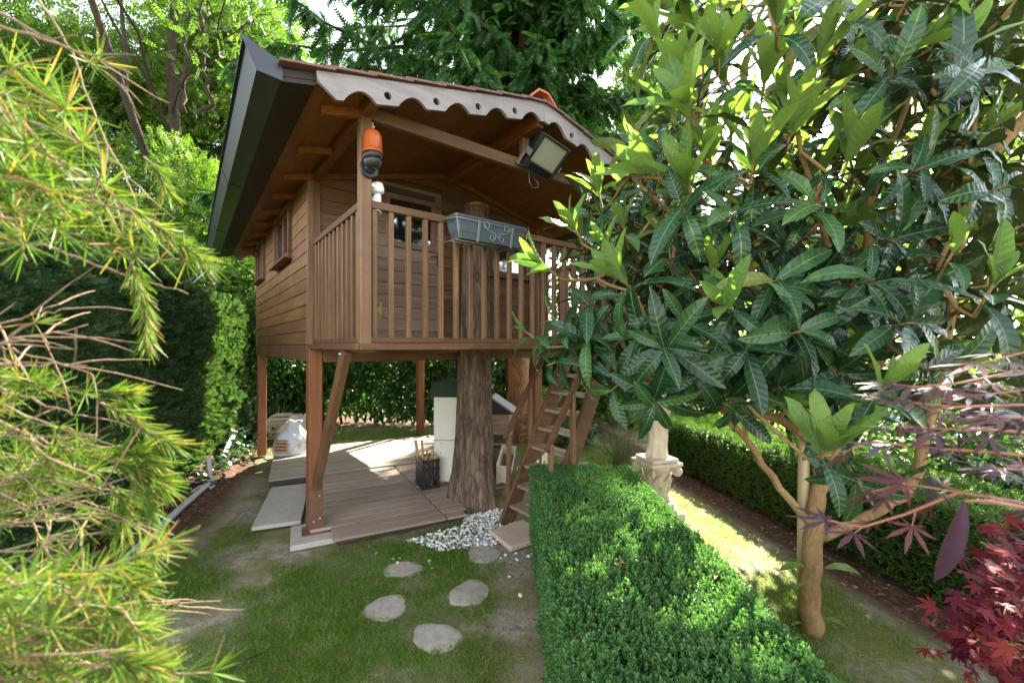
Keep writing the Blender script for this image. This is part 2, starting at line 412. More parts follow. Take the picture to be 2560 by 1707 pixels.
c = t.mix(t.ramp(t.math('ADD', t.math('MULTIPLY', ma, .8), t.math('MULTIPLY', n2, .4)), [(.45,(0,0,0)),(.7,(1,1,1))]), c, mulch)
M_GROUND = t.done(t.bsdf(color=c, rough=.95, spec=.15, normal=t.bump(t.math('ADD', n2, t.math('MULTIPLY', n3, .6)), .8, .02)))
gme.materials.append(M_GROUND)
ground = bpy.data.objects.new('ground', gme); COL.objects.link(ground); ground['kind'] = 'structure'; ground['label'] = 'garden ground of bare earth, moss and thin lawn'

# ---------------------------------------------------------------- treehouse
house = thing('treehouse', 'brown timber treehouse on four posts with scalloped gable boards and railed balcony', 'treehouse', HO, HA)
W_, L_ = 2.73, 3.5                     # post grid
def zs(u): return 3.33+.249*(u if u <= W_/2 else W_-u)      # underside of the roof
def zt(u): return zs(u)+.06+.0
FLZ = 1.77
LS = .12
# posts
for i, (u, v) in enumerate(((0,0),(0,L_),(W_,L_),(W_,0))):
    m = MB().cbox((0,0,1.755/2+.01), (LS,LS,1.735), .006)
    lg = obj('post', m, M_LEG, house, (u, v, 0))
    if i: continue
    m = MB()
    pts = [(-.062,.05),(.062,.05)]+[(.062-.02+.02*math.cos(a), .44-.02+.02*math.sin(a)) for a in np.linspace(0,PI/2,5)]+[(-.062+.02-.02*math.sin(a), .44-.02+.02*math.cos(a)) for a in np.linspace(0,PI/2,5)]
    m.prism(pts, lambda a,b,t_: (a,t_,b), -LS/2-.012, -LS/2-.002)
    m.prism([(-.09,.03),(.09,.03),(.09,.05),(-.09,.05)], lambda a,b,t_: (a,t_,b), -.11, .09)
    sh = obj('steel_shoe', m, M_STEEL, lg)
    bm = MB().lathe([(0,.012),(.009,.009),(.013,0)], 10, rot=Matrix.Rotation(R(90),3,'X')).mesh('bolt', M_GALV)
    for bx, bz in ((.03,.37),(-.02,.14),(.035,.16)): obj('bolt', bm, M_GALV, lg, (bx,-LS/2-.011,bz))
# beams under the floor
for a, b in (((-.05,-.055),(-.05,L_+.05)), ((W_+.05,-.055),(W_+.05,L_+.05))):
    obj('floor_beam', MB().beam((a[0],a[1],1.685),(b[0],b[1],1.685),.05,.15), M_PAINT, house)
obj('floor_beam', MB().beam((.06,-.10,1.675),(W_-.06,-.10,1.675),.06,.15), M_PAINT, house)
obj('floor_beam', MB().beam((0,L_-.02,1.68),(W_,L_-.02,1.68),.05,.15), M_PAINT, house)
jm = MB().beam((0,0,0),(0,-1.24,0),.06,.03).mesh('joist', M_PAINT)
for u in (.06, .7, 1.25, 2.0, 2.67): obj('joist', jm, M_PAINT, house, (u,-.13,1.719))
# floor
obj('house_floor', MB().box((W_/2, L_/2-.02, 1.752),(W_, L_,.03)), M_PAINT, house)
fb = MB().cbox((0,0,0),(W_+.04,.132,.024),.003).mesh('floor_board', M_DECK)
for k in range(10): obj('floor_board', fb, M_DECK, house, (W_/2, -1.36+.0675+k*.1345, 1.748))
obj('fascia_board', MB().beam((-.04,-1.435,1.746),(W_+.04,-1.435,1.746),.024,.046), M_PAINT, house)
for u in (-.052, W_+.052): obj('fascia_board', MB().beam((u,-1.44,1.746),(u,-.07,1.746),.022,.046), M_PAINT, house)
# knee braces
for u, s in ((-.005,1),(W_+.005,1)):
    br = obj('knee_brace', MB().beam((u,-.095,.47),(u,-1.02,1.722),.06,.10,(0,1,0)), M_PAINTZ, house)
    for k in (-.028,.028): obj('bolt', bm, M_GALV, br, (u-.033, -.985+k*.6, 1.69), (0,0,R(-90)))

# walls -------------------------------------------------------------
def clip_board(u0, u1, z0, z1, top):
    """rectangle cut by the sloping roof line"""
    pts = []
    N = 12
    us = [u0+(u1-u0)*k/N for k in range(N+1)]
    if u0 < W_/2 < u1: us = sorted(us+[W_/2])
    up = [(u, min(z1, top(u))) for u in us if True]
    if max(z for _, z in up) <= z0+.012: return None
    keep = [(u, z) for u, z in up if z > z0+.004]
    poly = [(keep[0][0], z0)]+[keep[0]]
    for q in keep[1:-1]:
        if abs(q[1]-z1) > 1e-6 or True: poly.append(q)
    poly += [keep[-1], (keep[-1][0], z0)]
    out = [poly[0]]
    for q in poly[1:]:
        if abs(q[0]-out[-1][0])+abs(q[1]-out[-1][1]) > 1e-5: out.append(q)
    # drop collinear points
    res = []
    for i in range(len(out)):
        a, b, c_ = out[i-1], out[i], out[(i+1)%len(out)]
        if abs((b[0]-a[0])*(c_[1]-a[1])-(b[1]-a[1])*(c_[0]-a[0])) > 1e-7: res.append(b)
    return res if len(res) >= 3 else None
BH = .1235
def spans(lo, hi, cuts, z0, z1):
    s = [(lo, hi)]
    for c0, c1, y0, y1 in cuts:
        if z1 > y0+.01 and z0 < y1-.01:
            n = []
            for a, b in s:
                if c0 > a: n.append((a, min(b, c0)))
                if c1 < b: n.append((max(a, c1), b))
            s = [q for q in n if q[1]-q[0] > .02]
    return s
# front wall (faces the balcony)
DOOR = (.555, 1.305, 1.785, 3.43); FWIN = (1.95, 2.56, 2.62, 3.22)
wf = obj('wall', MB().prism([(-.04,1.76),(W_+.04,1.76),(W_+.04,zs(0)),(W_/2,zs(W_/2)-.005),(-.04,zs(0))], lambda a,b,t_: (a,t_,b), -.012, .012), M_PAINT, house)
for k in range(16):
    z0 = 1.765+k*BH; z1 = z0+BH-.005
    for a, b in spans(.045, W_-.045, [DOOR, FWIN], z0, z1):
        pl = clip_board(a, b, z0, z1, lambda u: zs(u)-.004)
        if pl: obj('board', MB().prism(pl, lambda x,y,t_: (x,t_,y), -.036-random.random()*.004, -.013), M_PAINT, wf)
for u in (-.005, W_+.005): obj('corner_trim', MB().cbox((u,-.030,(1.762+zs(0)-.01)/2),(.095,.055,zs(0)-.01-1.762),.004), M_PAINTZ, wf)
# side and rear walls
WINS = [(.74,1.62,2.72,3.24),(2.64,3.42,2.74,3.26)]
for side, u in ((-1, -.045), (1, W_+.045)):
    ws = obj('wall', MB().box((u-side*.0+(-side)*.02, L_/2, 2.52),(.02, L_-.02, 1.52)), M_SIDING, house)
    for k in range(13):
        z0 = 1.765+k*BH; z1 = min(z0+BH-.006, zs(0)-.018)
        if z1-z0 < .03: continue
        for a, b in spans(.02, L_+.075, WINS if side < 0 else [], z0, z1):
            m = MB().cbox(((0), (a+b)/2, (z0+z1)/2),(.026, b-a, z1-z0),.004, Matrix.Rotation(R(random.uniform(-.25,.25)),3,'Z'))
            obj('board', m, M_SIDING, ws, (u+side*.004, 0, 0))
    for vv in (-.035, L_+.075): obj('corner_trim', MB().cbox((u, vv, 2.52),(.05,.05,1.515),.004), M_PAINTZ, ws)
wr = obj('wall', MB().prism([(-.03,1.76),(W_+.03,1.76),(W_+.03,zs(0)),(W_/2,zs(W_/2)-.005),(-.03,zs(0))], lambda a,b,t_: (a,t_,b), L_+.02, L_+.045), M_SIDING, house)
for k in range(16):
    z0 = 1.765+k*BH; pl = clip_board(-.01, W_+.01, z0, z0+BH-.006, lambda u: zs(u)-.004)
    if pl: obj('board', MB().prism(pl, lambda x,y,t_: (x,t_,y), L_+.047, L_+.072), M_SIDING, wr)
# side windows
for v0, v1, z0, z1 in WINS:
    wo_ = obj('window', MB().box((-.02,(v0+v1)/2,(z0+z1)/2),(.012,v1-v0,z1-z0)), M_DARKWD, house)
    f = MB()
    for a, b in (((v0,z0),(v1,z0)),((v0,z1),(v1,z1))): f.cbox((-.078,(a[0]+b[0])/2,a[1]),(.055,b[0]-a[0]+.06,.055),.004)
    for a in (v0, v1): f.cbox((-.076,a,(z0+z1)/2),(.05,.055,z1-z0-.056),.004)
    obj('window_frame', f, M_PAINT, wo_)
    obj('window_sill', MB().cbox((-.10,(v0+v1)/2,z0-.036),(.09,v1-v0+.10,.018),.003), M_PAINT, wo_)
    mid = (v0+v1)/2
    for a, b in ((v0+.03,mid-.012),(mid+.012,v1-.03)):
        s = MB()
        for c_ in (a+.018,b-.018): s.cbox((-.062,c_,(z0+z1)/2),(.03,.032,z1-z0-.06),.003)
        for c_ in (z0+.045,z1-.045): s.cbox((-.061,(a+b)/2,c_),(.028,b-a-.066,.03),.003)
        obj('casement', s, M_PAINT, wo_)
        obj('pane', MB().box((-.060,(a+b)/2,(z0+z1)/2),(.006,b-a-.06,z1-z0-.11)), M_PANE, wo_)
# front window beyond the trunk
u0,u1,z0,z1 = FWIN
wo_ = obj('window', MB().box(((u0+u1)/2,-.005,(z0+z1)/2),(u1-u0,.012,z1-z0)), M_DARKWD, house)
f = MB()
for z in (z0+.02,z1-.02): f.cbox(((u0+u1)/2,-.045,z),(u1-u0+.05,.05,.06),.004)
for u in (u0+.02,u1-.02): f.cbox((u,-.044,(z0+z1)/2),(.06,.045,z1-z0-.102),.004)
obj('window_frame', f, M_PAINT, wo_)
obj('window_sill', MB().cbox(((u0+u1)/2,-.065,z0-.025),(u1-u0+.1,.09,.02),.003), M_PAINT, wo_)
obj('pane', MB().box(((u0+u1)/2,-.035,(z0+z1)/2),(u1-u0-.07,.006,z1-z0-.09)), M_PANE, wo_)
# door
u0,u1,z0,z1 = DOOR; pu0,pu1,pz0,pz1 = .705,1.18,2.83,3.275
dr = obj('door', MB().box(((u0+u1)/2,-.022,(z0+z1)/2),(u1-u0-.012,.016,z1-z0-.01)), M_DARKWD, house)
k = 0
while z0+k*BH < z1-.02:
    a0 = z0+k*BH; a1 = min(a0+BH-.003, z1)
    for a, b in spans(u0+.006, u1-.006, [(pu0-.04,pu1+.04,pz0-.045,pz1+.045)], a0, a1):
        obj('board', MB().cbox(((a+b)/2,-.044,(a0+a1)/2),(b-a,.026,a1-a0),.003), M_DOOR, dr)
    k += 1
f = MB()
for z in (pz0-.02,pz1+.02): f.cbox(((pu0+pu1)/2,-.052,z),(pu1-pu0+.085,.04,.05),.004)
for u in (pu0-.02,pu1+.02): f.cbox((u,-.051,(pz0+pz1)/2),(.045,.036,pz1-pz0-.012),.004)
f.cbox(((pu0+pu1)/2,-.070,pz0-.05),(pu1-pu0+.09,.012,.012),.002)
obj('window_frame', f, M_DOOR, dr)
obj('pane', MB().box(((pu0+pu1)/2,-.040,(pz0+pz1)/2),(pu1-pu0+.002,.006,pz1-pz0+.002)), M_PANE, dr)
hm = MB()
hp = [(0,-.085),(.009,-.078),(.011,-.06),(.007,-.052),(.013,-.045),(.013,.045),(.007,.052),(.011,.06),(.009,.078),(0,.085)]
hp = hp+[(-a,b) for a,b in hp[-2:0:-1]]
hm.prism(hp, lambda a,b,t_: (a+.03,t_,b), -.003, 0); hm.prism([(-.035,-.02),(.02,-.016),(.02,.016),(-.035,.02)], lambda a,b,t_: (a,t_,b), -.005, -.0005)
hm.tube([(-.036,-.004,-.03),(-.036,-.004,.03)], .006, 8)
hme = hm.mesh('hinge', M_BRASS)
for z in (2.11, 3.24): obj('hinge', hme, M_BRASS, dr, (u0+.022,-.058,z))
hd = MB().cbox((0,-.003,-.02),(.035,.006,.13),.003); hd.tube([(0,0,0),(0,-.035,0),(-.02,-.045,.004),(-.06,-.046,.006),(-.10,-.044,-.006)], [.009,.009,.009,.008,.006], 8)
obj('handle', hd, M_BLACK, dr, (u1-.055,-.058,2.72))

# balcony railing -----------------------------------------------------
bal = MB().cbox((0,0,0),(.034,.036,.87),.003).mesh('baluster', M_PAINTZ)
rl = obj('railing', MB().beam((.04,-1.405,2.70),(W_-.04,-1.405,2.70),.055,.052), M_PAINT, house)
obj('bottom_rail', MB().beam((.025,-1.428,1.79),(W_-.025,-1.428,1.79),.03,.038), M_PAINT, rl)
for k in range(21):
    obj('baluster', bal, M_PAINTZ, rl, (.065 if k == 0 else .052+.1293*k, -1.405, 2.24))
for u in (0, W_):
    rs = obj('railing', MB().beam((u,-1.36,2.70),(u,-.075,2.70),.055,.052), M_PAINT, house)
    obj('bottom_rail', MB().beam((u,-1.365,1.79),(u,-.07,1.79),.036,.038), M_PAINT, rs)
    for k in range(11): obj('baluster', bal, M_PAINTZ, rs, (u, -1.29+k*.118, 2.24), (0,0,R(90)))
pm = MB().cbox((0,0,0),(.075,.075,1.60),.005).mesh('corner_post', M_PAINTZ)
for u in (0, W_): obj('corner_post', pm, M_PAINTZ, house, (u,-1.405,1.735+.80))
obj('tie_beam', MB().beam((.04,-1.40,3.315),(W_-.04,-1.40,3.315),.05,.09), M_PAINT, house)
obj('king_post', MB().cbox((W_/2+.02,-1.40,(3.36+3.60)/2),(.075,.06,.245),.004), M_PAINTZ, house)

# roof -----------------------------------------------------------------
V0, V1 = -1.66, 4.06; EV = .53
ridge = obj('ridge_beam', MB().beam((W_/2,V0+.02,zs(W_/2)-.055),(W_/2,V1,zs(W_/2)-.055),.065,.13), M_SOFFIT, house)
for u in (0, W_): obj('wall_plate', MB().beam((u,V0+.02,zs(0)-.032),(u,V1-.02,zs(0)-.032),.07,.065), M_SOFFIT, house)
for s in (0, 1):
    mir = (lambda u: u) if s == 0 else (lambda u: W_-u)
    th = math.atan(.249)
    rf = obj('roof', MB().prism([(-EV,zs(-EV)+.018),(W_/2,zs(W_/2)+.018),(W_/2,zs(W_/2)+.06),(-EV,zs(-EV)+.06)], lambda a,b,t_: (mir(a),t_,b), V0, V1), M_EAVE, house)
    # soffit boards, running front to back
    edges = [-.36,-.06,.20,.48,.76,1.04,1.335]
    for a, b in zip(edges[:-1], edges[1:]):
        obj('soffit_board', MB().prism([(a+.0015,zs(a)),(b-.0015,zs(b)),(b-.0015,zs(b)+.017),(a+.0015,zs(a)+.017)], lambda x,y,t_: (mir(x),t_,y), V0+.004, V1-.004), M_SOFFIT, rf)
    obj('eave_board', MB().prism([(-EV,zs(-EV)-.008),(-.362,zs(-.362)-.010),(-.362,zs(-.362)+.017),(-EV,zs(-EV)+.017)], lambda x,y,t_: (mir(x),t_,y), V0+.004, V1-.004), M_EAVE, rf)
    for v in (-1.40,-.72,.55,1.15,1.75,2.35,2.95,3.44):
        obj('rafter_tail', MB().beam((mir(-.27),v,zs(-.27)-.030),(mir(-.036),v,zs(-.036)-.030),.05,.056), M_SOFFIT, rf)
    obj('rafter', MB().beam((mir(-.27),-.068,zs(-.27)-.026),(mir(1.33),-.068,zs(1.33)-.026),.04,.05), M_SOFFIT, rf)
    # shingles: the verge course singly, the rest of the slope joined
    n = 8; stp = (W_/2+EV)/n
    for k in range(n):
        a = -EV-.02+k*stp; b = a+stp+.05
        mv = MB(); mv.prism([(a,zs(a)+.063+.012),(b,zs(b)+.062),(b,zs(b)+.076),(a,zs(a)+.063+.026)], lambda x,y,t_: (mir(x),t_,y), V0-.055, V0+.26)
        obj('shingle', mv, M_TILE, rf)
    mv = MB()
    for k in range(n):
        a = -EV-.02+k*stp; b = a+stp+.05
        vv = V0+.263+(.13 if k%2 else 0); 
        while vv < V1:
            j = random.uniform(0,.006)
            mv.prism([(a,zs(a)+.075),(b,zs(b)+.062),(b,zs(b)+.078),(a,zs(a)+.097+j)], lambda x,y,t_: (mir(x),t_,y), vv, min(vv+.257,V1+.03)); vv += .26
    obj('shingle_field', mv, M_TILE, rf, kind='stuff')
# ridge tiles
for k in range(15):
    v = V0-.02+k*.39; lift = .012*(k%2)+random.uniform(0,.006); hw = .155
    pr = []
    for sgn in (1,-1):
        pass
    zr = zs(W_/2)+.078+.03+lift
    outer = [(-hw,zr-.045),(-.055,zr+.05),(.055,zr+.05),(hw,zr-.045)]; inner = [(hw-.016,zr-.05),(.048,zr+.034),(-.048,zr+.034),(-hw+.016,zr-.05)]
    obj('ridge_tile', MB().prism(outer+inner, lambda a,b,t_: (W_/2+a,t_,b), v, min(v+.41, V1+.02)), M_RIDGE, house, (0,0,0), (0,0,0))
# scalloped gable boards, cut from a flat outline with round holes
def barge(v, mirror, label=None):
    cu = bpy.data.curves.new('outline','CURVE'); cu.dimensions = '2D'; cu.fill_mode = 'BOTH'; cu.extrude = .012
    def spl(pts):
        s = cu.splines.new('POLY'); s.points.add(len(pts)-1); s.use_cyclic_u = True
        for p, q in zip(s.points, pts): p.co = (q[0], q[1], 0, 1)
    top = lambda u: zs(u)+.060; bot = lambda u: top(u)-.155
    pts = [(-.365,top(-.365)),(-.355,top(-.355)-.055),(-.255,bot(-.255)),(-.215,bot(-.215))]
    c = -.118
    while c < W_/2:
        w = .098
        for k in range(0, 13):
            x = c-w+2*w*k/12
            if x > W_/2-.001: break
            pts.append((x, bot(x)+.066*max(0, math.sin(PI*k/12))**.8))
        c += .335
    pts = [p for p in pts if p[0] < W_/2-.002]
    pts += [(W_/2-.001, bot(W_/2)), (W_/2-.001, top(W_/2))]
    spl(pts)
    for hx in (.05,.385,.72,1.055): spl([(hx+.024*math.cos(a), bot(hx)+.058+.024*math.sin(a)) for a in np.linspace(0,2*PI,18,endpoint=False)])
    tmp = bpy.data.objects.new('outline', cu); COL.objects.link(tmp)
    bpy.context.view_layer.update()
    me = bpy.data.meshes.new_from_object(tmp.evaluated_get(bpy.context.evaluated_depsgraph_get()))
    bpy.data.objects.remove(tmp); bpy.data.curves.remove(cu)
    me.name = 'gable_board'
    me.transform(Matrix(((1,0,0,0),(0,0,-1,0),(0,1,0,0),(0,0,0,1))))
    if mirror: me.transform(Matrix(((-1,0,0,W_),(0,1,0,0),(0,0,1,0),(0,0,0,1)))); me.flip_normals()
    me.materials.clear(); me.materials.append(M_BARGE); me.update()
    return obj('gable_board', me, M_BARGE, house, (0,v,0), label=label)
barge(V0-.018, False); barge(V0-.018, True); barge(V1+.016, False); barge(V1+.016, True)
# gutters
for s in (0, 1):
    mir = (lambda u: u) if s == 0 else (lambda u: W_-u)
    e = -EV-.004
    out = [(e,3.275),(e,3.195),(e-.115,3.205),(e-.165,3.345),(e-.180,3.347),(e-.180,3.336)]
    inn = [(e-.172,3.338),(e-.160,3.335),(e-.111,3.209),(e-.004,3.199),(e-.004,3.275)]
    gt = obj('gutter', MB().prism(out+inn, lambda a,b,t_: (mir(a),t_,b), V0+.004, V1+.02), M_GUTTER, house)
    for v in (V0-.006, V1+.021): obj('end_cap', MB().prism([(e+.006,3.285),(e+.006,3.188),(e-.118,3.198),(e-.186,3.362)], lambda a,b,t_: (mir(a),t_,b), v, v+.008), M_GUTTER, gt)
    for v in (.3, 2.2): obj('joint_sleeve', MB().prism([(e,3.192),(e-.118,3.202),(e-.168,3.347),(e-.172,3.347),(e-.121,3.199),(e,3.189)], lambda a,b,t_: (mir(a),t_,b), v, v+.05), M_GUTTER, gt)
    v = V1-.06
    el = MB().tube([(mir(e-.06),v,3.22),(mir(e-.06),v,3.13),(mir(e-.07),v,3.07),(mir(e-.11),v-.02,3.01),(mir(e-.17),v-.05,2.96)], .042, 12); obj('downpipe_elbow', el, M_BLACK, gt)
    obj('downpipe', MB().tube([(mir(e-.16),v-.045,2.97),(mir(e-.42),v-.20,2.66),(mir(e-.46),v-.22,2.56),(mir(e-.46),v-.22,.02)], .036, 12), M_GUTTER, gt)

# ---------------------------------------------------------------- fittings on the treehouse
def hthing(name, label, cat, u, v, z, rot=0):
    return thing(name, label, cat, H(u,v,z), HA+rot)
bc = hthing('warning_beacon', 'orange dome beacon on a black bracket fixed to the balcony corner post', 'beacon', .015, -1.443, 2.895)
obj('wall_plate', MB().lathe([(.062,0),(.064,.008),(.055,.016)], 24, rot=Matrix.Rotation(R(90),3,'X'), c=(0,-.001,.028)), M_BLACK, bc)
obj('base', MB().lathe([(.0,.014),(.030,.016),(.048,.028),(.057,.055),(.058,.068)], 28, (0,-.075,-.008)).tube([(0,0,.028),(0,-.03,.028),(0,-.06,.034)], [.036,.038,.038], 14), M_BLACK, bc)
obj('collar', MB().lathe([(.056,.070),(.060,.072),(.061,.106),(.057,.112)], 28, (0,-.075,-.008)), M_DKMET, bc)
obj('dome', MB().lathe([(.066,.110),(.067,.118),(.061,.124),(.059,.20),(.055,.228),(.043,.25),(.025,.262),(0,.267)], 32, (0,-.075,-.008)), M_AMBER, bc)
ins = MB().lathe([(.030,.115),(.034,.20),(.010,.21)], 12, (0,-.075,-.008)); obj('reflector', ins, M_BRASS, bc)
ps = hthing('motion_sensor', 'white plastic sensor with conical hood behind the beacon post', 'sensor', .10, -1.37, 2.78)
obj('body', MB().lathe([(0,.10),(.035,.09),(.045,.06),(.045,.03),(.03,.02)], 18), M_WHITE, ps)
obj('hood', MB().lathe([(.015,.04),(.055,-.11),(.052,-.112),(.012,.03)], 18, rot=Matrix.Rotation(R(14),3,'Y')), M_WHITE, ps)
obj('arm', MB().cbox((-.035,-.02,.06),(.06,.03,.03),.004), M_WHITE, ps)
cd = hthing('cable_conduit', 'thin white conduit running up beside the balcony corner post', 'conduit', .053, -1.40, 3.06)
obj('pipe', MB().tube([(0,0,-.12),(0,0,.20)], .009, 8), M_WHITE, cd)
obj('clip', MB().cbox((0,-.005,.03),(.026,.018,.014),.002).cbox((0,-.005,.17),(.026,.018,.014),.002), M_WHITE, cd)

# floodlight
A0, A1 = Vector((1.27,-1.50,3.235)), Vector((1.335,-1.705,3.435))
fl = hthing('floodlight', 'black floodlight with square glass face on a bracket on the gable tie beam', 'floodlight', *((A0+A1)/2))
yax = (A1-A0-Vector((A1.x-A0.x,0,0))).normalized(); xax = Vector((1,0,0)); zax = xax.cross(yax)      # z points back
FR = Matrix((xax, yax, zax)).transposed(); hh = (A1-A0).length/2; off = Vector((.17,0,0)); sh = Matrix.Rotation(R(9),3,'Z')
FR = FR@Matrix.Rotation(R(-9),3,'Z')
def fbox(m, c, d, ch=.004): return m.cbox(FR@Vector((c[0],c[1],-c[2]))+off, d, ch, FR)
m = MB(); fbox(m, (0,0,.045), (.335,.285,.05), .010); obj('housing', m, M_DKMET, fl)
m = MB()
for q in (-.158,.158): fbox(m, (q,0,.008), (.026,.300,.028), .006)
fbox(m, (0,.142,.008), (.29,.018,.028), .005); fbox(m, (0,-.118,.008), (.29,.066,.028), .005); obj('rim', m, M_DKMET, fl)
m = MB(); fbox(m, (0,.025,.012), (.292,.215,.008), .002); obj('glass', m, M_LENS, fl)
finm = MB(); fbox(finm, (0,0,0), (.003,.27,.045), .001)
for k in range(18):
    fo = obj('fin', MB(), M_DKMET, fl) if False else None
    m = MB(); fbox(m, (-.145+k*.017,.005,.09), (.004,.275,.045), .001); obj('fin', m, M_DKMET, fl)
m = MB()
fbox(m, (-.185,-.03,.04), (.008,.05,.10), .002); fbox(m, (-.185,-.09,.075), (.008,.16,.035), .002); fbox(m, (0,-.165,.085), (.37,.008,.035), .002); fbox(m, (.185,-.09,.075), (.008,.16,.035), .002); fbox(m, (.185,-.03,.04), (.008,.05,.10), .002)
obj('bracket', m, M_WIRE, fl)
m = MB().tube([FR@Vector((-.1,-.14,-.07))+off,(.02,.06,-.14),(.00,.04,-.22),(.03,.03,-.275),(.085,.03,-.255),(.09,.03,-.22),(.05,.05,-.17)], .006, 6); obj('cable', m, M_BLACK, fl)

# planter on the rail
pb = hthing('planter_box', 'grey plastic planter trough hooked over the front balcony rail', 'planter', .905, -1.53, 2.535)
def tub(L0,W0,L1,W1,h,th=.006):
    m = MB()
    def ring(L,W,z,r=.02):
        pts = []
        for cx_, cy_, a0 in ((L/2-r,W/2-r,0),(-L/2+r,W/2-r,90),(-L/2+r,-W/2+r,180),(L/2-r,-W/2+r,270)):
            for k in range(4):
                a = R(a0+k*30); pts.append((cx_+r*math.cos(a), cy_+r*math.sin(a), z))
        return pts
    rings = [ring(L0,W0,0),ring(L0*.6+L1*.4,W0*.6+W1*.4,h*.30),ring((L0*.6+L1*.4)+.006,(W0*.6+W1*.4)+.006,h*.31),ring(L1,W1,h*.9),ring(L1+.022,W1+.022,h*.9),ring(L1+.026,W1+.026,h),ring(L1+.0,W1+.0,h),ring(L1-.03,W1-.03,h*.9),ring(L1-.04,W1-.04,h*.75)]
    n = len(rings[0]); v = [p for q in rings for p in q]; f = [tuple(range(n))[::-1]]
    for i in range(len(rings)-1): f += [(i*n+k,i*n+(k+1)%n,(i+1)*n+(k+1)%n,(i+1)*n+k) for k in range(n)]
    f.append(tuple((len(rings)-1)*n+k for k in range(n)))
    return m.add(v, f)
obj('trough', tub(.56,.125,.64,.165,.165), M_PLANT, pb)
m = MB(); y0 = -.10
m.tube([(-.36,.10,.13),(-.36,-.0,.135),(-.33,y0,.135),(.33,y0,.135),(.36,-.0,.135),(.36,.10,.13)], .0035, 6)
for x in (-.33,.33): m.tube([(x,.10,.12),(x,.10,-.012),(x*.92,y0+.03,-.012),(x*.92,y0+.012,.0),(x,y0,.135)], .003, 6)
for k in (-.03,.03): m.tube([(-.31,k,-.010),(.31,k,-.010)], .003, 6)
obj('wire_holder', m, M_WIRE, pb)
for x in (-.135,.175):
    m = MB().beam((x,y0-.004,.14),(x,y0+.026,-.012),.022,.003,(0,1,0),.001).beam((x,y0+.026,-.014),(x,.11,-.014),.022,.003,(0,0,1),.001); obj('strap', m, M_WIRE, pb)
def spiral(cx_, cz, r0, turns, a0, sgn):
    return [(cx_+r0*(1-.55*k/24)*math.cos(a0+sgn*turns*2*PI*k/24), y0-.004, cz+r0*(1-.55*k/24)*math.sin(a0+sgn*turns*2*PI*k/24)) for k in range(25)]
m = MB()
for cx_, cz, r0, a0, sg in ((-.07,.115,.03,R(200),-1),(.115,.115,.03,R(-20),1),(-.02,.03,.026,R(-60),-1),(.06,.03,.026,R(240),1)): m.tube(spiral(cx_,cz,r0,1.1,a0,sg), .0028, 5)
m.tube([(-.098,y0-.004,.105),(-.06,y0-.004,.078),(.0,y0-.004,.066),(.012,y0-.004,.045),(-.007,y0-.004,.008)], .0028, 5)
m.tube([(.143,y0-.004,.105),(.11,y0-.004,.078),(.045,y0-.004,.068),(.03,y0-.004,.045),(.047,y0-.004,.008)], .0028, 5)
obj('scroll_ornament', m, M_WIRE, pb)

# ---------------------------------------------------------------- steep stair
st = thing('ladder_stair', 'steep brown open-tread stair with handrails climbing to the balcony', 'stair', H(1.55,-1.2,0), HA)
RUN, RISE = .88, 1.72
for v in (.27,-.27):
    obj('stringer', MB().beam((-.02,v,-.0),(RUN,v,RISE),.04,.17,(0,0,1)), M_PAINT, st)
tm = MB().cbox((0,0,0),(.165,.50,.032),.004).mesh('tread', M_TREAD); cm = MB().cbox((0,0,0),(.13,.022,.022),.002).mesh('cleat', M_PAINT)
for k in range(1, 10):
    z = k*.180; x = z*RUN/RISE
    tr = obj('tread', tm, M_TREAD, st, (x+.005,0,z))
    for s in (.235,-.235): obj('cleat', cm, M_PAINT, tr, (0,s,-.029))
for v in (.305,-.305):
    h = obj('handrail', MB().beam((.0,v,.83),(.56,v,1.70),.035,.055,(0,0,1)), M_PAINT, st)
    obj('handrail_post', MB().beam((.05,v,.06),(.05,v,.885),.05,.036,(1,0,0)), M_PAINTZ, h)
    obj('handrail_post', MB().beam((.33,v,.60),(.33,v,1.31),.05,.036,(1,0,0)), M_PAINTZ, h)

# ---------------------------------------------------------------- cut trunk through the balcony
def trunk_mesh(pts, rads, n=44, rings=70, furrow=.02, seed=1, twist=.3, knots=()):
    rg = np.random.default_rng(seed); ph = rg.random(12)*6.28
    pts = np.array([tuple(p) for p in pts], float); rads = np.array(rads, float)
    tt = np.linspace(0, 1, len(pts)); ts = np.linspace(0, 1, rings)
    c = np.stack([np.interp(ts, tt, pts[:,k]) for k in range(3)], 1); r = np.interp(ts, tt, rads)
    g = np.linspace(0, 2*PI, n, endpoint=False)
    V = []
    for i in range(rings):
        h = c[i,2]
        rr = r[i]*(1+.05*np.sin(3*g+ph[0]+twist*h)+.035*np.sin(5*g+ph[1]-h*1.3)+.02*np.sin(9*g+ph[2]+h*2.1))
        rr = rr*(1+np.exp(-max(h,0)/.13)*(.07*np.cos(5*g+ph[5])+.04*np.cos(3*g+ph[6])))
        fu = vnoise(g*9/2/PI*6, np.full(n, h*2.2), 1.0, seed+3)*.6+vnoise(g*22/2/PI*3, np.full(n, h*5.0), 1.0, seed+5)*.4
        rr = rr+(fu-.55)*furrow*(.5+r[i]/r[0])
        for (kg, kz, ks, kr) in knots:
            dg = np.angle(np.exp(1j*(g-kg))); rr += kr*np.exp(-(dg/ks)**2-((h-kz)/(ks*r[i]))**2)
        V.append(np.stack([c[i,0]+rr*np.cos(g), c[i,1]+rr*np.sin(g), np.full(n, h)], 1))
    V = np.concatenate(V); k = np.arange(n); F = []
    for i in range(rings-1): F.append(np.stack([i*n+k, i*n+(k+1)%n, (i+1)*n+(k+1)%n, (i+1)*n+k], 1))
    return V, np.concatenate(F)
tx, ty = -.425, 4.68
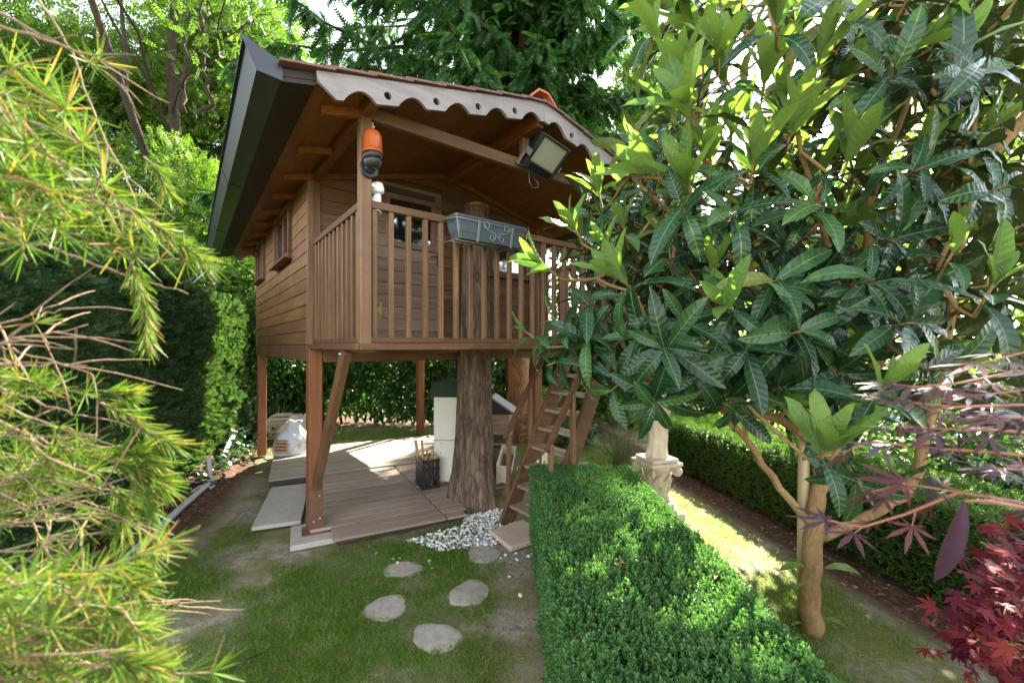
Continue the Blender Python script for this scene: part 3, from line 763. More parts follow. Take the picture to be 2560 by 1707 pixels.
stump = thing('cut_tree_trunk', 'thick bare tree trunk rising through the balcony floor and sawn off above the rail', 'tree trunk', (tx,ty,0))
V_, F_ = trunk_mesh([(0,0,-.03),(0,0,.12),(0,0,.35),(.005,0,.8),(.01,0,1.3),(.012,0,1.9),(.02,0,2.5),(.03,0,3.31)], [.27,.252,.222,.203,.19,.168,.150,.140], 90, 170, .036, 5, .3, ((4.0,.95,.22,.02),(5.6,1.35,.3,.03),(5.2,.55,.2,.015)))
o = bpy.data.objects.new('trunk', fast_mesh('trunk', V_, F_, M_BARK, True)); COL.objects.link(o); o.parent = stump
obj('sawn_top', MB().lathe([(.142,-.02),(.138,.0),(.0,.004)], 30, (.03,0,3.305), fn=lambda g,z: 1+.05*math.sin(3*g)), M_KIND, stump)
# ---------------------------------------------------------------- decking platforms (their own axis, 27 degrees)
EA = R(27.0)
def E(p, q, z=0): return Vector((p*math.cos(EA)-q*math.sin(EA), p*math.sin(EA)+q*math.cos(EA), z))
def planks(th, rows, mat, wid, thick, z):
    cache = {}
    for p0, p1, q in rows:
        L = round(p1-p0, 3)
        if L not in cache:
            m = MB().cbox((0,0,0),(L,wid-.015,thick),.004)
            cache[L] = m.mesh('plank', mat)
        obj('plank', cache[L], mat, th, ((p0+p1)/2, q, z+random.uniform(-.0015,.0015)), (0,0,R(random.uniform(-.12,.12))))
da = thing('rear_deck_platform', 'raised platform of pale grooved deck planks lying under the rear of the treehouse', 'deck', E(-.33,5.99), EA)
planks(da, [(0,2.75,.06+.1195*k) for k in range(14)], M_DECK2, .1195, .026, .082)
obj('frame', MB().box((1.37,.022,.033),(2.71,.02,.068)).box((1.37,1.64,.033),(2.71,.02,.068)).box((.022,.83,.033),(.02,1.6,.068)).box((2.72,.83,.033),(.02,1.6,.068)), M_DARKWD, da)
db = thing('front_deck_platform', 'low platform of weathered brown deck planks in front of the cut trunk', 'deck', E(0,3.93), EA)
rows = []
for k in range(14):
    q = .074+.1465*k
    left = .27 if q < .27 else .10
    seam = 1.30-.10*(q/1.9)
    rows.append((left, seam-.006, q))
    right = 1.50+.05*k if k < 4 else 2.25
    rows.append((seam+.008, right, q))
planks(db, rows, M_DECK, .1465, .026, .062)
obj('frame', MB().box((.72,.10,.024),(.85,.05,.044)).box((.68,.95,.024),(1.1,.05,.044)).box((.68,1.8,.024),(1.1,.05,.044)).box((1.7,1.2,.024),(.6,.05,.044)), M_DARKWD, db)
sb = thing('pale_slab', 'pale flat stone slab tucked beside the front deck at the foot of the house post', 'slab', E(-.13,5.23), EA)
obj('slab', MB().cbox((0,0,0),(.42,1.22,.04),.005, Matrix.Rotation(R(-5),3,'Z')), M_CONC, sb, (0,0,.025))
ft = thing('concrete_footing', 'white concrete footing pad with metal base plate under the front house post', 'footing', H(0,-.02,0), R(27))
obj('pad', MB().cbox((.06,-.02,.012),(.52,.46,.05),.008), M_CONC, ft)
obj('base_plate', MB().cbox((.06,.0,.041),(.34,.20,.010),.003), M_STEEL, ft)

# stepping stones and slab
def blob_stone(rx, ry, h, seed, n=22):
    rg = np.random.default_rng(seed); ph = rg.random(4)*6.28
    g = np.linspace(0, 2*PI, n, endpoint=False)
    k = 1+.08*np.sin(2*g+ph[0])+.06*np.sin(3*g+ph[1])+.045*np.sin(5*g+ph[2])+.03*np.sin(9*g+ph[3])
    m = MB(); rings = [(1.0,-.03),(1.0,h*.5),(.965,h),(.7,h*1.10+.001),(.35,h*1.05)]
    v = [(rx*k[i]*s*math.cos(g[i]), ry*k[i]*s*math.sin(g[i]), z+(rg.random()-.5)*.004) for s, z in rings for i in range(n)]
    f = [(a*n+i,a*n+(i+1)%n,(a+1)*n+(i+1)%n,(a+1)*n+i) for a in range(4) for i in range(n)]+[tuple(4*n+i for i in range(n))]
    m.add(v, f, True); return m
for i, (x, y, rx, ry, lb) in enumerate(((-.86,3.33,.150,.125,'pale oval stepping stone in the lawn in front of the deck corner'),(-.24,3.53,.15,.135,'grey stepping stone half sunk at the edge of the white pebbles'),
      (-.30,2.98,.150,.145,'round grey stepping stone with a chipped front edge, between two rows'),(-.85,2.84,.15,.13,'stepping stone overgrown by grass between the oval one and the lawn edge'),(-.45,2.53,.15,.13,'stepping stone standing alone in the grass furthest from the treehouse'))):
    s = obj('stepping_stone', blob_stone(rx, ry, .003, 20+i), M_STONE, None, (x,y,float(ground_z(np.array([x]),np.array([y]))[0])+(.016 if i == 1 else .005)), (0,0,i*.7)); tag(s, lb, 'stepping stone', 'stepping stones in the lawn')
s = obj('stair_slab', MB().cbox((0,0,0),(.38,.38,.045),.008), M_PAVER, None, (.05,3.82,.035), (R(1.5),R(-2),R(32))); tag(s, 'square brown paving slab at the foot of the steep stair', 'paving slab')

# white pebbles
def pebble(seed):
    rg = np.random.default_rng(seed); m = MB(); n = 8; rr = [(0,-.6),(.7,-.42),(1,0),(.72,.45),(0,.62)]
    k = 1+.18*(rg.random((5,n))-.5); e = .75+.4*rg.random()
    v = [(r*k[i,j]*math.cos(j*2*PI/n), e*r*k[i,j]*math.sin(j*2*PI/n), z) for i,(r,z) in enumerate(rr) for j in range(n) ]
    f = [(i*n+j,i*n+(j+1)%n,(i+1)*n+(j+1)%n,(i+1)*n+j) for i in range(1,3) for j in range(n)]
    v2 = [(0,0,-.6)]+v[n:4*n]+[(0,0,.62)]
    f2 = [(0,1+(j+1)%n,1+j) for j in range(n)]+[(1+i*n+j,1+i*n+(j+1)%n,1+(i+1)*n+(j+1)%n,1+(i+1)*n+j) for i in range(2) for j in range(n)]+[(1+3*n,1+2*n+j,1+2*n+(j+1)%n) for j in range(n)]
    return m.add(v2, f2, True)
pebs = [pebble(40+i).mesh('pebble', M_PEB) for i in range(6)]
bed = thing('pebble_bed', 'patch of white marble pebbles spread between the deck, the trunk and the stair', 'pebbles', (-.42,3.95,0))
poly = [(-.98,3.80),(-.80,3.88),(-.50,4.05),(-.47,4.35),(-.1,4.48),(.02,4.33),(.03,4.05),(-.10,3.80),(-.18,3.66),(-.45,3.62),(-.62,3.60),(-.75,3.70)]
def inpoly(x, y, pl):
    c = False
    for i in range(len(pl)):
        (x1,y1),(x2,y2) = pl[i-1], pl[i]
        if (y1 > y) != (y2 > y) and x < (x2-x1)*(y-y1)/(y2-y1)+x1: c = not c
    return c
spots = []; tries = 0
while len(spots) < 640 and tries < 30000:
    tries += 1
    x, y = random.uniform(-1.05,.1), random.uniform(3.5,4.5)
    if not inpoly(x, y, poly): continue
    if (x-tx)**2+(y-ty)**2 < .30**2: continue
    r = random.uniform(.012,.022)
    lay = 0
    for (a,b,c_,l_) in spots:
        if (a-x)**2+(b-y)**2 < ((r+c_)*.80)**2: lay = 9; break
    if lay: 
        if random.random() > .02: continue
        spots.append((x,y,r,.016)); continue
    spots.append((x,y,r,0))
for _ in range(40):
    a = random.random()*6.28; x, y = -.45+.75*math.cos(a)*random.uniform(.8,1.1), 3.78+.42*math.sin(a)*random.uniform(.7,1.2)
    if y < 3.72 and not (-.4 < x < -.1): spots.append((x,y,random.uniform(.008,.018),0))
spots.append((.06,2.95,.020,0)); spots.append((-.02,3.2,.012,0)); spots.append((.14,3.52,.018,0)); spots.append((.17,3.55,.014,0))
spots.sort(key=lambda s: s[1]-s[2]*30)
rest = MB()
for i,(x,y,r,l_) in enumerate(spots):
    z = float(ground_z(np.array([x]),np.array([y]))[0])+r*.35+l_
    if i < 300:
        o = obj('pebble', pebs[i%6], M_PEB, bed, (x+.42,y-3.95,z), (random.uniform(-.4,.4),random.uniform(-.4,.4),random.random()*6.28)); o.scale = (r,r,r*.85)
    else:
        me = pebs[i%6]; M = Matrix.LocRotScale(Vector((x+.42,y-3.95,z)), Euler((random.uniform(-.4,.4),random.uniform(-.4,.4),random.random()*6.28)), Vector((r,r,r*.85)))
        rest.add([M@v.co for v in me.vertices], [tuple(p.vertices) for p in me.polygons], True)
obj('pebble_fill', rest, M_PEB, bed, kind='stuff')

# ---------------------------------------------------------------- things beside the trunk
hv = thing('white_cabinet', 'tall white two-box wooden hive cabinet with dark green roof standing against the cut trunk', 'cabinet', (-.72,5.32,0), R(-4))
for z0, z1 in ((.10,.60),(.606,1.13)): obj('box', MB().cbox((0,0,(z0+z1)/2),(.44,.42,z1-z0),.004), M_HIVE, hv)
obj('roof', MB().cbox((0,0,1.225),(.50,.48,.19),.01), M_FELT, hv)
for x in (-.13,.13): obj('brick', MB().cbox((x,-.03,.05),(.11,.30,.085),.005), M_BRICK, hv)
sm = MB().lathe([(0,.002),(.006,0)],8,rot=Matrix.Rotation(R(90),3,'X')).mesh('screw', M_STEEL)
for z in (.16,.45,.57,1.09): obj('screw', sm, M_STEEL, hv, (-.15+random.uniform(-.03,.05),-.211,z))
ct = thing('black_crate', 'black slotted plastic crate full of split kindling beside the white cabinet', 'crate', (-1.02,5.06,.078), R(27))
m = MB(); w,d_,h_ = .20,.30,.34
for s in (-1,1):
    for k in range(6): m.cbox((s*w/2, -d_/2+.025+k*.05,h_/2),(.012,.030,h_-.02),.002)
    for k in range(4): m.cbox((-w/2+.025+k*.05, s*d_/2,h_/2),(.030,.012,h_-.02),.002)
    for z in (.015,.12,.23,h_-.015): m.cbox((s*w/2,0,z),(.016,d_+.016,.03),.002).cbox((0,s*d_/2,z),(w+.012,.016,.03),.002)
m.cbox((0,0,.012),(w,d_,.012),.002); obj('basket', m, M_BLACK, ct)
kd = thing('kindling', 'bundle of split orange-brown kindling sticks standing in the black crate', 'firewood', (-1.02,5.06,.10), R(27))
for k in range(16):
    x, y = random.uniform(-.07,.07), random.uniform(-.11,.11); L = random.uniform(.30,.40) if k > 1 else .52
    obj('stick', MB().cbox((0,0,L/2),(random.uniform(.018,.035),random.uniform(.015,.03),L),.002), M_KIND, kd, (x,y,0), (random.uniform(-.16,.16),random.uniform(-.16,.16),random.random()*3))
ht = thing('animal_hutch', 'small gabled wooden pet hutch with grey felt roof behind the cut trunk', 'hutch', (-.28,6.45,0), R(-3))
obj('body', MB().prism([(-.29,.42),(.29,.42),(.29,.74),(0,.93),(-.29,.74)], lambda a,b,t_: (a,t_,b), -.2,.25), M_HUTCH, ht)
for k in range(4): obj('board', MB().cbox((0,-.208,.47+k*.076),(.50,.014,.072),.003), M_HUTCH, ht)
obj('gable_panel', MB().prism([(-.33,.735),(.33,.735),(0,.955)], lambda a,b,t_: (a,t_,b), -.222,-.205), M_DARKWD, ht)
for s in (-1,1):
    obj('corner_trim', MB().cbox((s*.272,-.214,.575),(.045,.022,.33),.003), M_HUTCHT, ht)
    obj('roof_panel', MB().prism([(0,.965),(s*.40,.70),(s*.40,.728),(0,.995)], lambda a,b,t_: (a,t_,b), -.29,.32), M_GREYRF, ht)
obj('sill', MB().cbox((0,-.205,.415),(.62,.05,.025),.003), M_HUTCHT, ht)
obj('nest_box', MB().cbox((.02,-.38,.20),(.52,.30,.34),.004), M_HUTCH, ht)
obj('nest_box_lid', MB().cbox((.02,-.37,.388),(.58,.42,.022),.003,Matrix.Rotation(R(14),3,'X')), M_DARKWD, ht)
for sx in (-.26,.26):
    for sy in (-.17,.22): obj('leg', MB().cbox((sx,sy,.21),(.045,.045,.42),.003), M_HUTCH, ht)
def troughbox(name, lb, loc, rot, L=.85, wd=.20, hg=.19):
    t_ = thing(name, lb, 'planter', loc, 0); t_.rotation_euler = rot
    m = MB(); th = .012; b = .02
    wl_ = [(-wd/2+b,0),(wd/2-b,0),(wd/2,hg),(wd/2-th,hg),(wd/2-b-th,th),(-wd/2+b+th,th),(-wd/2+th,hg),(-wd/2,hg)]
    m.prism(wl_, lambda a,c,t: (a,t,c), th, L-th)
    for y in (0, L-th):
        m.prism([(-wd/2+b,-.035),(-wd/2+b+.035,-.035),(-wd/2+b+.045,-.012),(wd/2-b-.045,-.012),(wd/2-b-.035,-.035),(wd/2-b,-.035),(wd/2,hg),(-wd/2,hg)], lambda a,c,t: (a,t,c), y, y+th)
    obj('trough', m, M_CREAM, t_)
    obj('soil', MB().box((0,L/2,.045),(wd-.075,L-.03,.06)), M_SOIL, t_)
    return t_
troughbox('trough_planter', 'long cream plastic trough with dry soil lying beside the cut trunk', (-.105,5.02,.13), (R(3),R(5),R(-3)))
troughbox('trough_planter', 'second cream trough in sunlight behind the stair handrail', (.19,5.3,.06), (R(2),R(-14),R(-22)), .8, .22, .17)
# stack of pavers, bag
pv = thing('paver_stack', 'stack of square pale pavers with loose pieces on top beyond the rear house post', 'paver stack', (-4.42,8.15,0), R(20))
pme = MB().cbox((0,0,0),(.56,.56,.050),.006).mesh('paver', M_STACKP)
for k in range(7): obj('paver', pme, M_STACKP, pv, (random.uniform(-.02,.02),random.uniform(-.02,.02),.025+k*.056), (0,0,random.uniform(-.05,.05)))
obj('paver_piece', MB().cbox((-.02,-.05,.425),(.30,.20,.045),.005), M_CONC, pv)
lm = MB().cbox((0,0,0),(.40,.40,.04),.005).mesh('paver', M_CONC)
for i,(x,y,z,rx,ry,lb) in enumerate(((-4.03,7.75,.215,70,40,'pale square paver leaning on one corner against the paver stack'),(-3.90,7.98,.20,68,42,'darker paver leaning behind the pale tilted one'))):
    o = obj('leaning_paver', lm, M_CONC, None, (x,y,z), (R(rx),R(ry),R(18+8*i))); tag(o, lb, 'paver', 'pavers leaning on the stack')
t = NT('printed_white_bag'); oc = t.coords(rand=False); n = t.noise(oc, 5, 6, .7); n2 = t.noise(oc, 14, 5, .7)
sp = t.a('ShaderNodeSeparateXYZ', {0: oc}); zf = t.ramp(sp.outputs[2], [(.02,(0,0,0)),(.06,(1,1,1)),(.22,(1,1,1)),(.25,(0,0,0))]); xf = t.ramp(t.math('ADD', sp.outputs[0], .5), [(.30,(0,0,0)),(.34,(1,1,1)),(.50,(1,1,1)),(.56,(0,0,0))])
st_ = t.math('SINE', t.math('MULTIPLY', sp.outputs[2], 130.0)); pr = t.ramp(st_, [(.4,(.25,.10,.05)),(.75,(.60,.42,.25))])
base = t.ramp(n, [(.42,(.72,.72,.70)),(.58,(.50,.53,.55)),(.66,(.12,.15,.17))])
c = t.mix(t.math('MULTIPLY', zf, xf), base, pr)
M_BAG = t.done(t.bsdf(color=c, rough=.35, normal=t.bump(n2, .6, .02)))
bgm = MB(); nb = 26; prof = [(.235,0),(.255,.06),(.25,.15),(.225,.24),(.185,.31),(.13,.37),(.10,.42),(.125,.47),(.10,.49),(.0,.475)]
v = []
for i,(r,z) in enumerate(prof):
    for k in range(nb):
        g = 2*PI*k/nb; w = 1+.06*math.sin(5*g+z*9)+.05*math.sin(9*g-z*14)+random.uniform(-.025,.025)
        v.append((r*1.0*w*math.cos(g)+z*.12, r*.72*w*math.sin(g), z*(1+.04*math.sin(3*g+1))))
f = [(i*nb+k,i*nb+(k+1)%nb,(i+1)*nb+(k+1)%nb,(i+1)*nb+k) for i in range(len(prof)-1) for k in range(nb)]
bgm.add(v, f, True); o = obj('plastic_bag', bgm, M_BAG, None, (-3.44,6.50,.097), (0,0,R(12))); tag(o, 'slumped white printed plastic sack with picture of stacked wood on the rear deck corner', 'sack')

# pale cable trunking along the clipped hedge
def trunking(lb, pts, w=.05, h=.03, group='lengths of pale cable trunking on the ground'):
    o = thing('cable_trunking', lb, 'trunking', pts[0], 0, group)
    for a, b in zip(pts[:-1], pts[1:]):
        a_, b_ = Vector(a)-Vector(pts[0]), Vector(b)-Vector(pts[0])
        obj('channel', MB().beam(a_, b_, w, h, (0,0,1), .004), M_ALU, o); obj('lid', MB().beam(a_+Vector((0,0,h*.62)), b_+Vector((0,0,h*.62)), w*.7, .008, (0,0,1), .002), M_ALU, o)
    return o
trunking('long pale cable trunking lying on the soil along the foot of the clipped conifer hedge', [(-3.86,5.42,.03),(-3.55,4.55,.035),(-3.13,3.42,.03),(-2.85,2.6,.03)], .06, .035)
trunking('short upright end piece of pale trunking leaning at the hedge corner', [(-3.90,5.44,.02),(-3.98,5.50,.30)], .05, .04)
trunking('pale trunking length crossing the sunlit litter toward the rear shrubs', [(-4.42,6.42,.03),(-4.75,7.05,.13),(-5.1,7.9,.25)], .06, .04)
for lb, (x,y), rr in (('white cable looped over the trunking near its upright end', (-3.72,5.05), .09),('white cable coiled at the near part of the trunking', (-3.02,3.42), .09)):
    pts = [(x+rr*math.cos(a)*(1+.3*math.sin(2*a)), y+rr*1.4*math.sin(a), .035+.02*math.sin(3*a)) for a in np.linspace(0,5.3,22)]
    o = obj('cable', MB().tube(pts, .006, 6), M_WHITE, None); tag(o, lb, 'cable', 'white cables by the trunking')

# ---------------------------------------------------------------- statue on pedestal
PX, PY = 1.50, 4.36
pd = thing('pedestal', 'carved cast-stone column pedestal with scrolled capital between the clipped hedges', 'pedestal', (PX,PY,0), R(18))
obj('plinth', MB().cbox((0,0,.028),(.40,.40,.07),.008), M_STAT, pd)
obj('base_moulding', MB().lathe([(.195,.062),(.205,.075),(.205,.095),(.19,.11),(.172,.118),(.172,.125),(.178,.14),(.172,.158),(.150,.17)], 40), M_STAT, pd)
obj('shaft', MB().lathe([(.150,.168),(.125,.185),(.118,.20),(.126,.205),(.128,.222),(.118,.228),(.114,.25),(.122,.40),(.135,.47)], 48, fn=lambda g,z: 1+(.018*math.cos(16*g) if z > .24 else 0)), M_STAT, pd)
lf = MB()
for ring, (zb, hgt, r0, r1, n_) in enumerate(((.27,.16,.122,.160,8),(.33,.16,.128,.178,8))):
    for k in range(n_):
        g = 2*PI*(k+.5*ring)/n_; rows = []
        for i in range(6):
            s = i/5; rr = r0+.006+(r1-r0)*s**2.2; wd = .040*(1-s**2.5)*(.8+.4*math.sin(PI*s)); z = zb+hgt*s-(.03*(s-.8)/.2 if s > .8 else 0)
            for q in (-1,-.4,0,.4,1): rows.append(((rr+(.008 if abs(q) < .1 else 0)-.006*abs(q))*math.cos(g)-wd*q*math.sin(g), (rr+(.008 if abs(q) < .1 else 0)-.006*abs(q))*math.sin(g)+wd*q*math.cos(g), z))
        lf.add(rows, [(i*5+j,i*5+j+1,(i+1)*5+j+1,(i+1)*5+j) for i in range(5) for j in range(4)], True)
obj('acanthus_leaves', lf, M_STAT, pd)
obj('bell', MB().lathe([(.13,.46),(.15,.50),(.165,.535)], 36), M_STAT, pd)
for k in range(4):
    g = R(45+90*k); m = MB(); pts = []; rad = []
    for i in range(34):
        a = i/33*4.6*PI/1.35; r = .052*(1-i/40)
        pts.append((r*math.cos(a+PI/2), 0, r*math.sin(a+PI/2))); rad.append(.016*(1-i/60))
    m.tube(pts, rad, 8); m.lathe([(0,-.012),(.046,-.010),(.046,.010),(0,.012)], 20, rot=Matrix.Rotation(R(90),3,'X'))
    obj('volute', m, M_STAT, pd, (.205*math.cos(g), .205*math.sin(g), .478), (0,0,g))
obj('abacus', MB().cbox((0,0,.552),(.37,.37,.034),.006).cbox((0,0,.5885),(.31,.31,.038),.008), M_STAT, pd)
# draped figure
sg = thing('statue', 'cast-stone statue of a draped standing woman on the carved pedestal', 'statue', (PX,PY,.6075), R(8))
m = MB(); n = 40; V = []
prof = [(0,.112,.098),(.03,.104,.09),(.10,.094,.082),(.22,.088,.078),(.34,.088,.078),(.44,.094,.080),(.50,.100,.080),(.56,.090,.070),(.61,.075,.060),(.66,.078,.064),(.72,.092,.070),(.77,.100,.062),(.80,.092,.052),(.825,.050,.040),(.845,.030,.030),(.87,.028,.028),(.885,.036,.040),(.91,.050,.056),(.945,.055,.062),(.975,.050,.056),(1.0,.030,.034),(1.008,.004,.004)]
for i,(z,a,b) in enumerate(prof):
    sway = .022*math.sin(z*5.2)
    for k in range(n):
        g = 2*PI*k/n; fold = 1.0
        if z < .62: fold += (.13*math.sin(8*g+z*6+1.2*math.sin(2*g))+.06*math.sin(14*g-z*9))*(1-.5*z/.62)
        elif z < .8: fold += .03*math.sin(8*g+z*20)
        V.append((sway+a*fold*math.cos(g), b*fold*math.sin(g), z))
m.add(V, [(i*n+k,i*n+(k+1)%n,(i+1)*n+(k+1)%n,(i+1)*n+k) for i in range(len(prof)-1) for k in range(n)], True)
# nose, arms, slung drapery belong to the one carved body
m.tube([(-.008,-.058,.935),(-.006,-.070,.925),(-.006,-.060,.918)], [.006,.009,.005], 6)
m.tube([(.085,0,.79),(.115,-.005,.70),(.115,-.03,.60),(.07,-.085,.585),(.02,-.095,.60)], [.032,.028,.024,.02,.016], 10)
m.tube([(-.10,0,.79),(-.135,.0,.70),(-.13,-.03,.59),(-.10,-.07,.50)], [.032,.028,.024,.016], 10)
m.tube([(-.10,-.06,.78),(-.03,-.085,.68),(.06,-.09,.58),(.11,-.05,.50),(.12,.02,.40)], [.014,.022,.024,.026,.02], 8)
obj('figure', m, M_STAT, sg)
m = MB(); 
for k in range(14):
    g = R(20+k*23); 
    m.tube([(-.018+.0*k,.01,1.0),(-.018+.05*math.cos(g),.012+.055*math.sin(abs(g)%PI)*.8,.975),(-.018+.060*math.cos(g),.02+.05*abs(math.sin(g)),.93)], [.012,.016,.008], 6)
m.lathe([(0,-.03),(.03,-.01),(.032,.012),(0,.03)], 12, (-.018,.07,.95)); obj('hair', m, M_STAT, sg)
# ================================================================ vegetation
def leafq(specs):
    """flat little leaves in one base shape: (base, dir, face, length, width, fold)"""
    V = []; F = []
    for b, d_, nr, L, w, fold in specs:
        b = np.array(b, float); y = np.array(d_, float); y /= np.linalg.norm(y); x = np.cross(y, nr); x /= np.linalg.norm(x); z = np.cross(x, y)
        o = len(V); V += [b, b+y*L*.45+x*w/2+z*fold*w, b+y*L, b+y*L*.45-x*w/2+z*fold*w]; F.append((o,o+1,o+2,o+3))
    return np.array(V), np.array(F)
def tri_split(F): return np.concatenate([F[:, [0,1,2]], F[:, [0,2,3]]])
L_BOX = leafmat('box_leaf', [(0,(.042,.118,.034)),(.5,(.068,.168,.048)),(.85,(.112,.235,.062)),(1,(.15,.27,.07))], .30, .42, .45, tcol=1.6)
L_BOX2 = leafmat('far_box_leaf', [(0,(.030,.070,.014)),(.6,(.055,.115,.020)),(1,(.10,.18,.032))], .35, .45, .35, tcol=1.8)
L_THUJA = leafmat('conifer_hedge_spray', [(0,(.024,.056,.026)),(.6,(.042,.090,.036)),(.92,(.080,.130,.040)),(1,(.16,.10,.05))], .30, .6, .08)
L_LAUREL = leafmat('laurel_leaf', [(0,(.020,.060,.016)),(.55,(.035,.095,.024)),(.9,(.075,.16,.035)),(1,(.14,.22,.04))], .35, .32, .32, tcol=1.8)
L_ROB = leafmat('robinia_leaf', [(0,(.045,.095,.018)),(.5,(.080,.150,.026)),(1,(.14,.21,.042))], .40, .55, .15, tcol=1.6)
L_SPRUCE = leafmat('spruce_needles', [(0,(.020,.058,.024)),(.6,(.036,.095,.034)),(.88,(.070,.155,.040)),(1,(.12,.22,.05))], .30, .6, .1, tcol=1.7)
L_LQ_OLD = leafmat('dark_loquat_leaf', [(0,(.008,.030,.012)),(.5,(.012,.044,.016)),(.9,(.026,.072,.021)),(.985,(.045,.10,.024)),(1,(.20,.18,.03))], .09, .26, .27, vein=10, tcol=1.6, under=(.050,.060,.022))
L_LQ_NEW = leafmat('young_loquat_leaf', [(0,(.075,.150,.034)),(.6,(.120,.210,.042)),(1,(.18,.265,.055))], .44, .42, .3, vein=10, tcol=1.45, under=(.13,.19,.06))
L_LARCH = leafmat('larch_needle', [(0,(.055,.105,.014)),(.5,(.080,.150,.022)),(.80,(.135,.185,.034)),(.89,(.25,.19,.065)),(1,(.24,.12,.05))], .34, .5, .15, tcol=1.5)
L_MAP = leafmat('purple_maple_leaf', [(0,(.036,.013,.028)),(.6,(.058,.022,.040)),(1,(.11,.034,.038))], .25, .45, .22, tcol=1.5)
L_MAPR = leafmat('red_maple_leaf', [(0,(.052,.005,.013)),(.6,(.10,.008,.016)),(1,(.18,.022,.016))], .22, .6, .15, tcol=1.3)
L_IVY = leafmat('ivy_leaf', [(0,(.018,.050,.022)),(.7,(.035,.085,.030)),(1,(.07,.12,.04))], .2, .35, .5)
L_GRASS = leafmat('grass_blade', [(0,(.070,.150,.018)),(.6,(.120,.215,.030)),(.84,(.18,.25,.048)),(1,(.36,.30,.13))], .42, .5, .15, tcol=1.7)
L_SHRUB = leafmat('bright_shrub_leaf', [(0,(.075,.15,.020)),(.5,(.13,.21,.028)),(1,(.21,.27,.045))], .50, .45, .3, tcol=1.9)
L_DEAD = leafmat('dead_leaf', [(0,(.11,.045,.03)),(.6,(.20,.09,.05)),(1,(.32,.17,.09))], .15, .6, .3)

# ---------------------------------------------------------------- box hedges
sprig = []
for i, y in enumerate((.05,.28,.50,.72,.9)):
    for s in (0, PI):
        a = s+(PI/2 if i%2 else 0)+.3; up = .45+.22*i
        d_ = (math.cos(a), up, math.sin(a)); sprig.append(((0,y,0), d_, (-math.cos(a)*up, 1, -math.sin(a)*up), .46-.03*i, .22, .16))
sprig.append(((0,.95,0),(.1,1,.05),(0,.1,1),.36,.17,.2))
SPV, SPF = leafq(sprig)
def rect_samples(n, o, a, b):
    u, v = RNG.random(n), RNG.random(n)
    return np.array(o)[None]+u[:,None]*np.array(a)[None]+v[:,None]*np.array(b)[None]
def hedge_sprigs(faces, dens, rough=.02, upbias=.55, lump=4.0):
    Ps, Ds, Ns = [], [], []
    for o, a, b, nrm in faces:
        ar = np.linalg.norm(np.cross(a, b)); n = int(ar*dens); p = rect_samples(n, o, a, b); nr = np.array(nrm, float)
        s = np.abs(nr) 
        q = [p[:,k] for k in range(3) if s[k] < .7]
        h = vnoise(q[0], q[1], lump, 21)*.6+vnoise(q[0], q[1], lump*3, 22)*.4
        p = p+nr[None]*((h-.5)*rough*3-RNG.random(n)*rough)[:,None]
        d_ = nr[None]*.9+np.array([0,0,upbias])[None]+RNG.normal(size=(n,3))*.42
        Ps.append(p); Ds.append(unit(d_)); Ns.append(rdir(n))
    return np.concatenate(Ps), np.concatenate(Ds), np.concatenate(Ns)
bh = thing('box_hedge', 'low flat-topped clipped box hedge running from the stair foot towards the viewer', 'hedge', (0,0,0))
X0, X1, Y0, Y1, ZT = .205, 1.075, .80, 3.90, .635
p_, d_, n_ = hedge_sprigs([((X0,Y0,ZT),(X1-X0,0,0),(0,Y1-Y0,0),(0,0,1)),((X0-.01,Y0,.03),(0,Y1-Y0,0),(0,0,ZT-.03),(-1,0,0)),((X1,Y0,.1),(0,Y1-Y0,0),(0,0,ZT-.1),(1,0,0)),((X0,Y1,.05),(X1-X0,0,0),(0,0,ZT-.05),(0,1,0)),((X0,Y0,.05),(X1-X0,0,0),(0,0,ZT-.05),(0,-1,0)),
                           ((X0-.02,Y0,ZT-.04),(.09,0,.05),(0,Y1-Y0,0),(-.5,0,.86)),((X1-.06,Y0,ZT+.0),(.07,0,-.05),(0,Y1-Y0,0),(.5,0,.86))], 5400)
keep = (RNG.random(len(p_)) < np.where(p_[:,1] > 2.7, .75, 1.0))
p_, d_, n_ = p_[keep], d_[keep], n_[keep]
scatter('foliage', SPV, SPF, p_-d_*.012, d_, n_, RNG.uniform(.029,.045,len(p_)), L_BOX, bh)
# a second, thinner layer of longer shoots that stand proud
k = RNG.choice(len(p_), 900, replace=False); dd = unit(d_[k]+np.array([0,0,.5])); scatter('long_shoots', SPV, SPF, p_[k], dd, n_[k], RNG.uniform(.038,.055,900), L_BOX, bh)
obj('inner_dark_block', MB().cbox(((X0+X1)/2,(Y0+Y1)/2,.30),(X1-X0-.07,Y1-Y0-.07,.60),.05), M_INNER, bh)  # solid dark block added inside the leaves to stop see-through
rh = thing('box_hedge', 'second clipped box hedge on the far side of the sunlit grass path', 'hedge', (0,0,0))
def rpt(s, t_, z):                       # s along the hedge (towards the viewer), t_ outward
    o = np.array([2.22, 6.7]); e = np.array([.163, -.987]); n = np.array([.987, .163]); q = o+e*s+n*t_; return np.array([q[0], q[1], z])
ex, ey = rpt(1,0,0)-rpt(0,0,0), rpt(0,1,0)-rpt(0,0,0); LN, HT, WD = 5.6, .66, .85
p_, d_, n_ = hedge_sprigs([(rpt(0,0,HT), ex*LN, ey*WD, (0,0,1)), (rpt(0,0,.03), ex*LN, np.array([0,0,HT-.03]), (-.987,-.163,0)), (rpt(0,0,.03), ey*WD, np.array([0,0,HT-.03]), (-.163,.987,0)), (rpt(LN,0,.03), ey*WD, np.array([0,0,HT-.03]), (.163,-.987,0))], 2100)
scatter('foliage', SPV, SPF, p_, d_, n_, RNG.uniform(.034,.056,len(p_)), L_BOX2, rh)
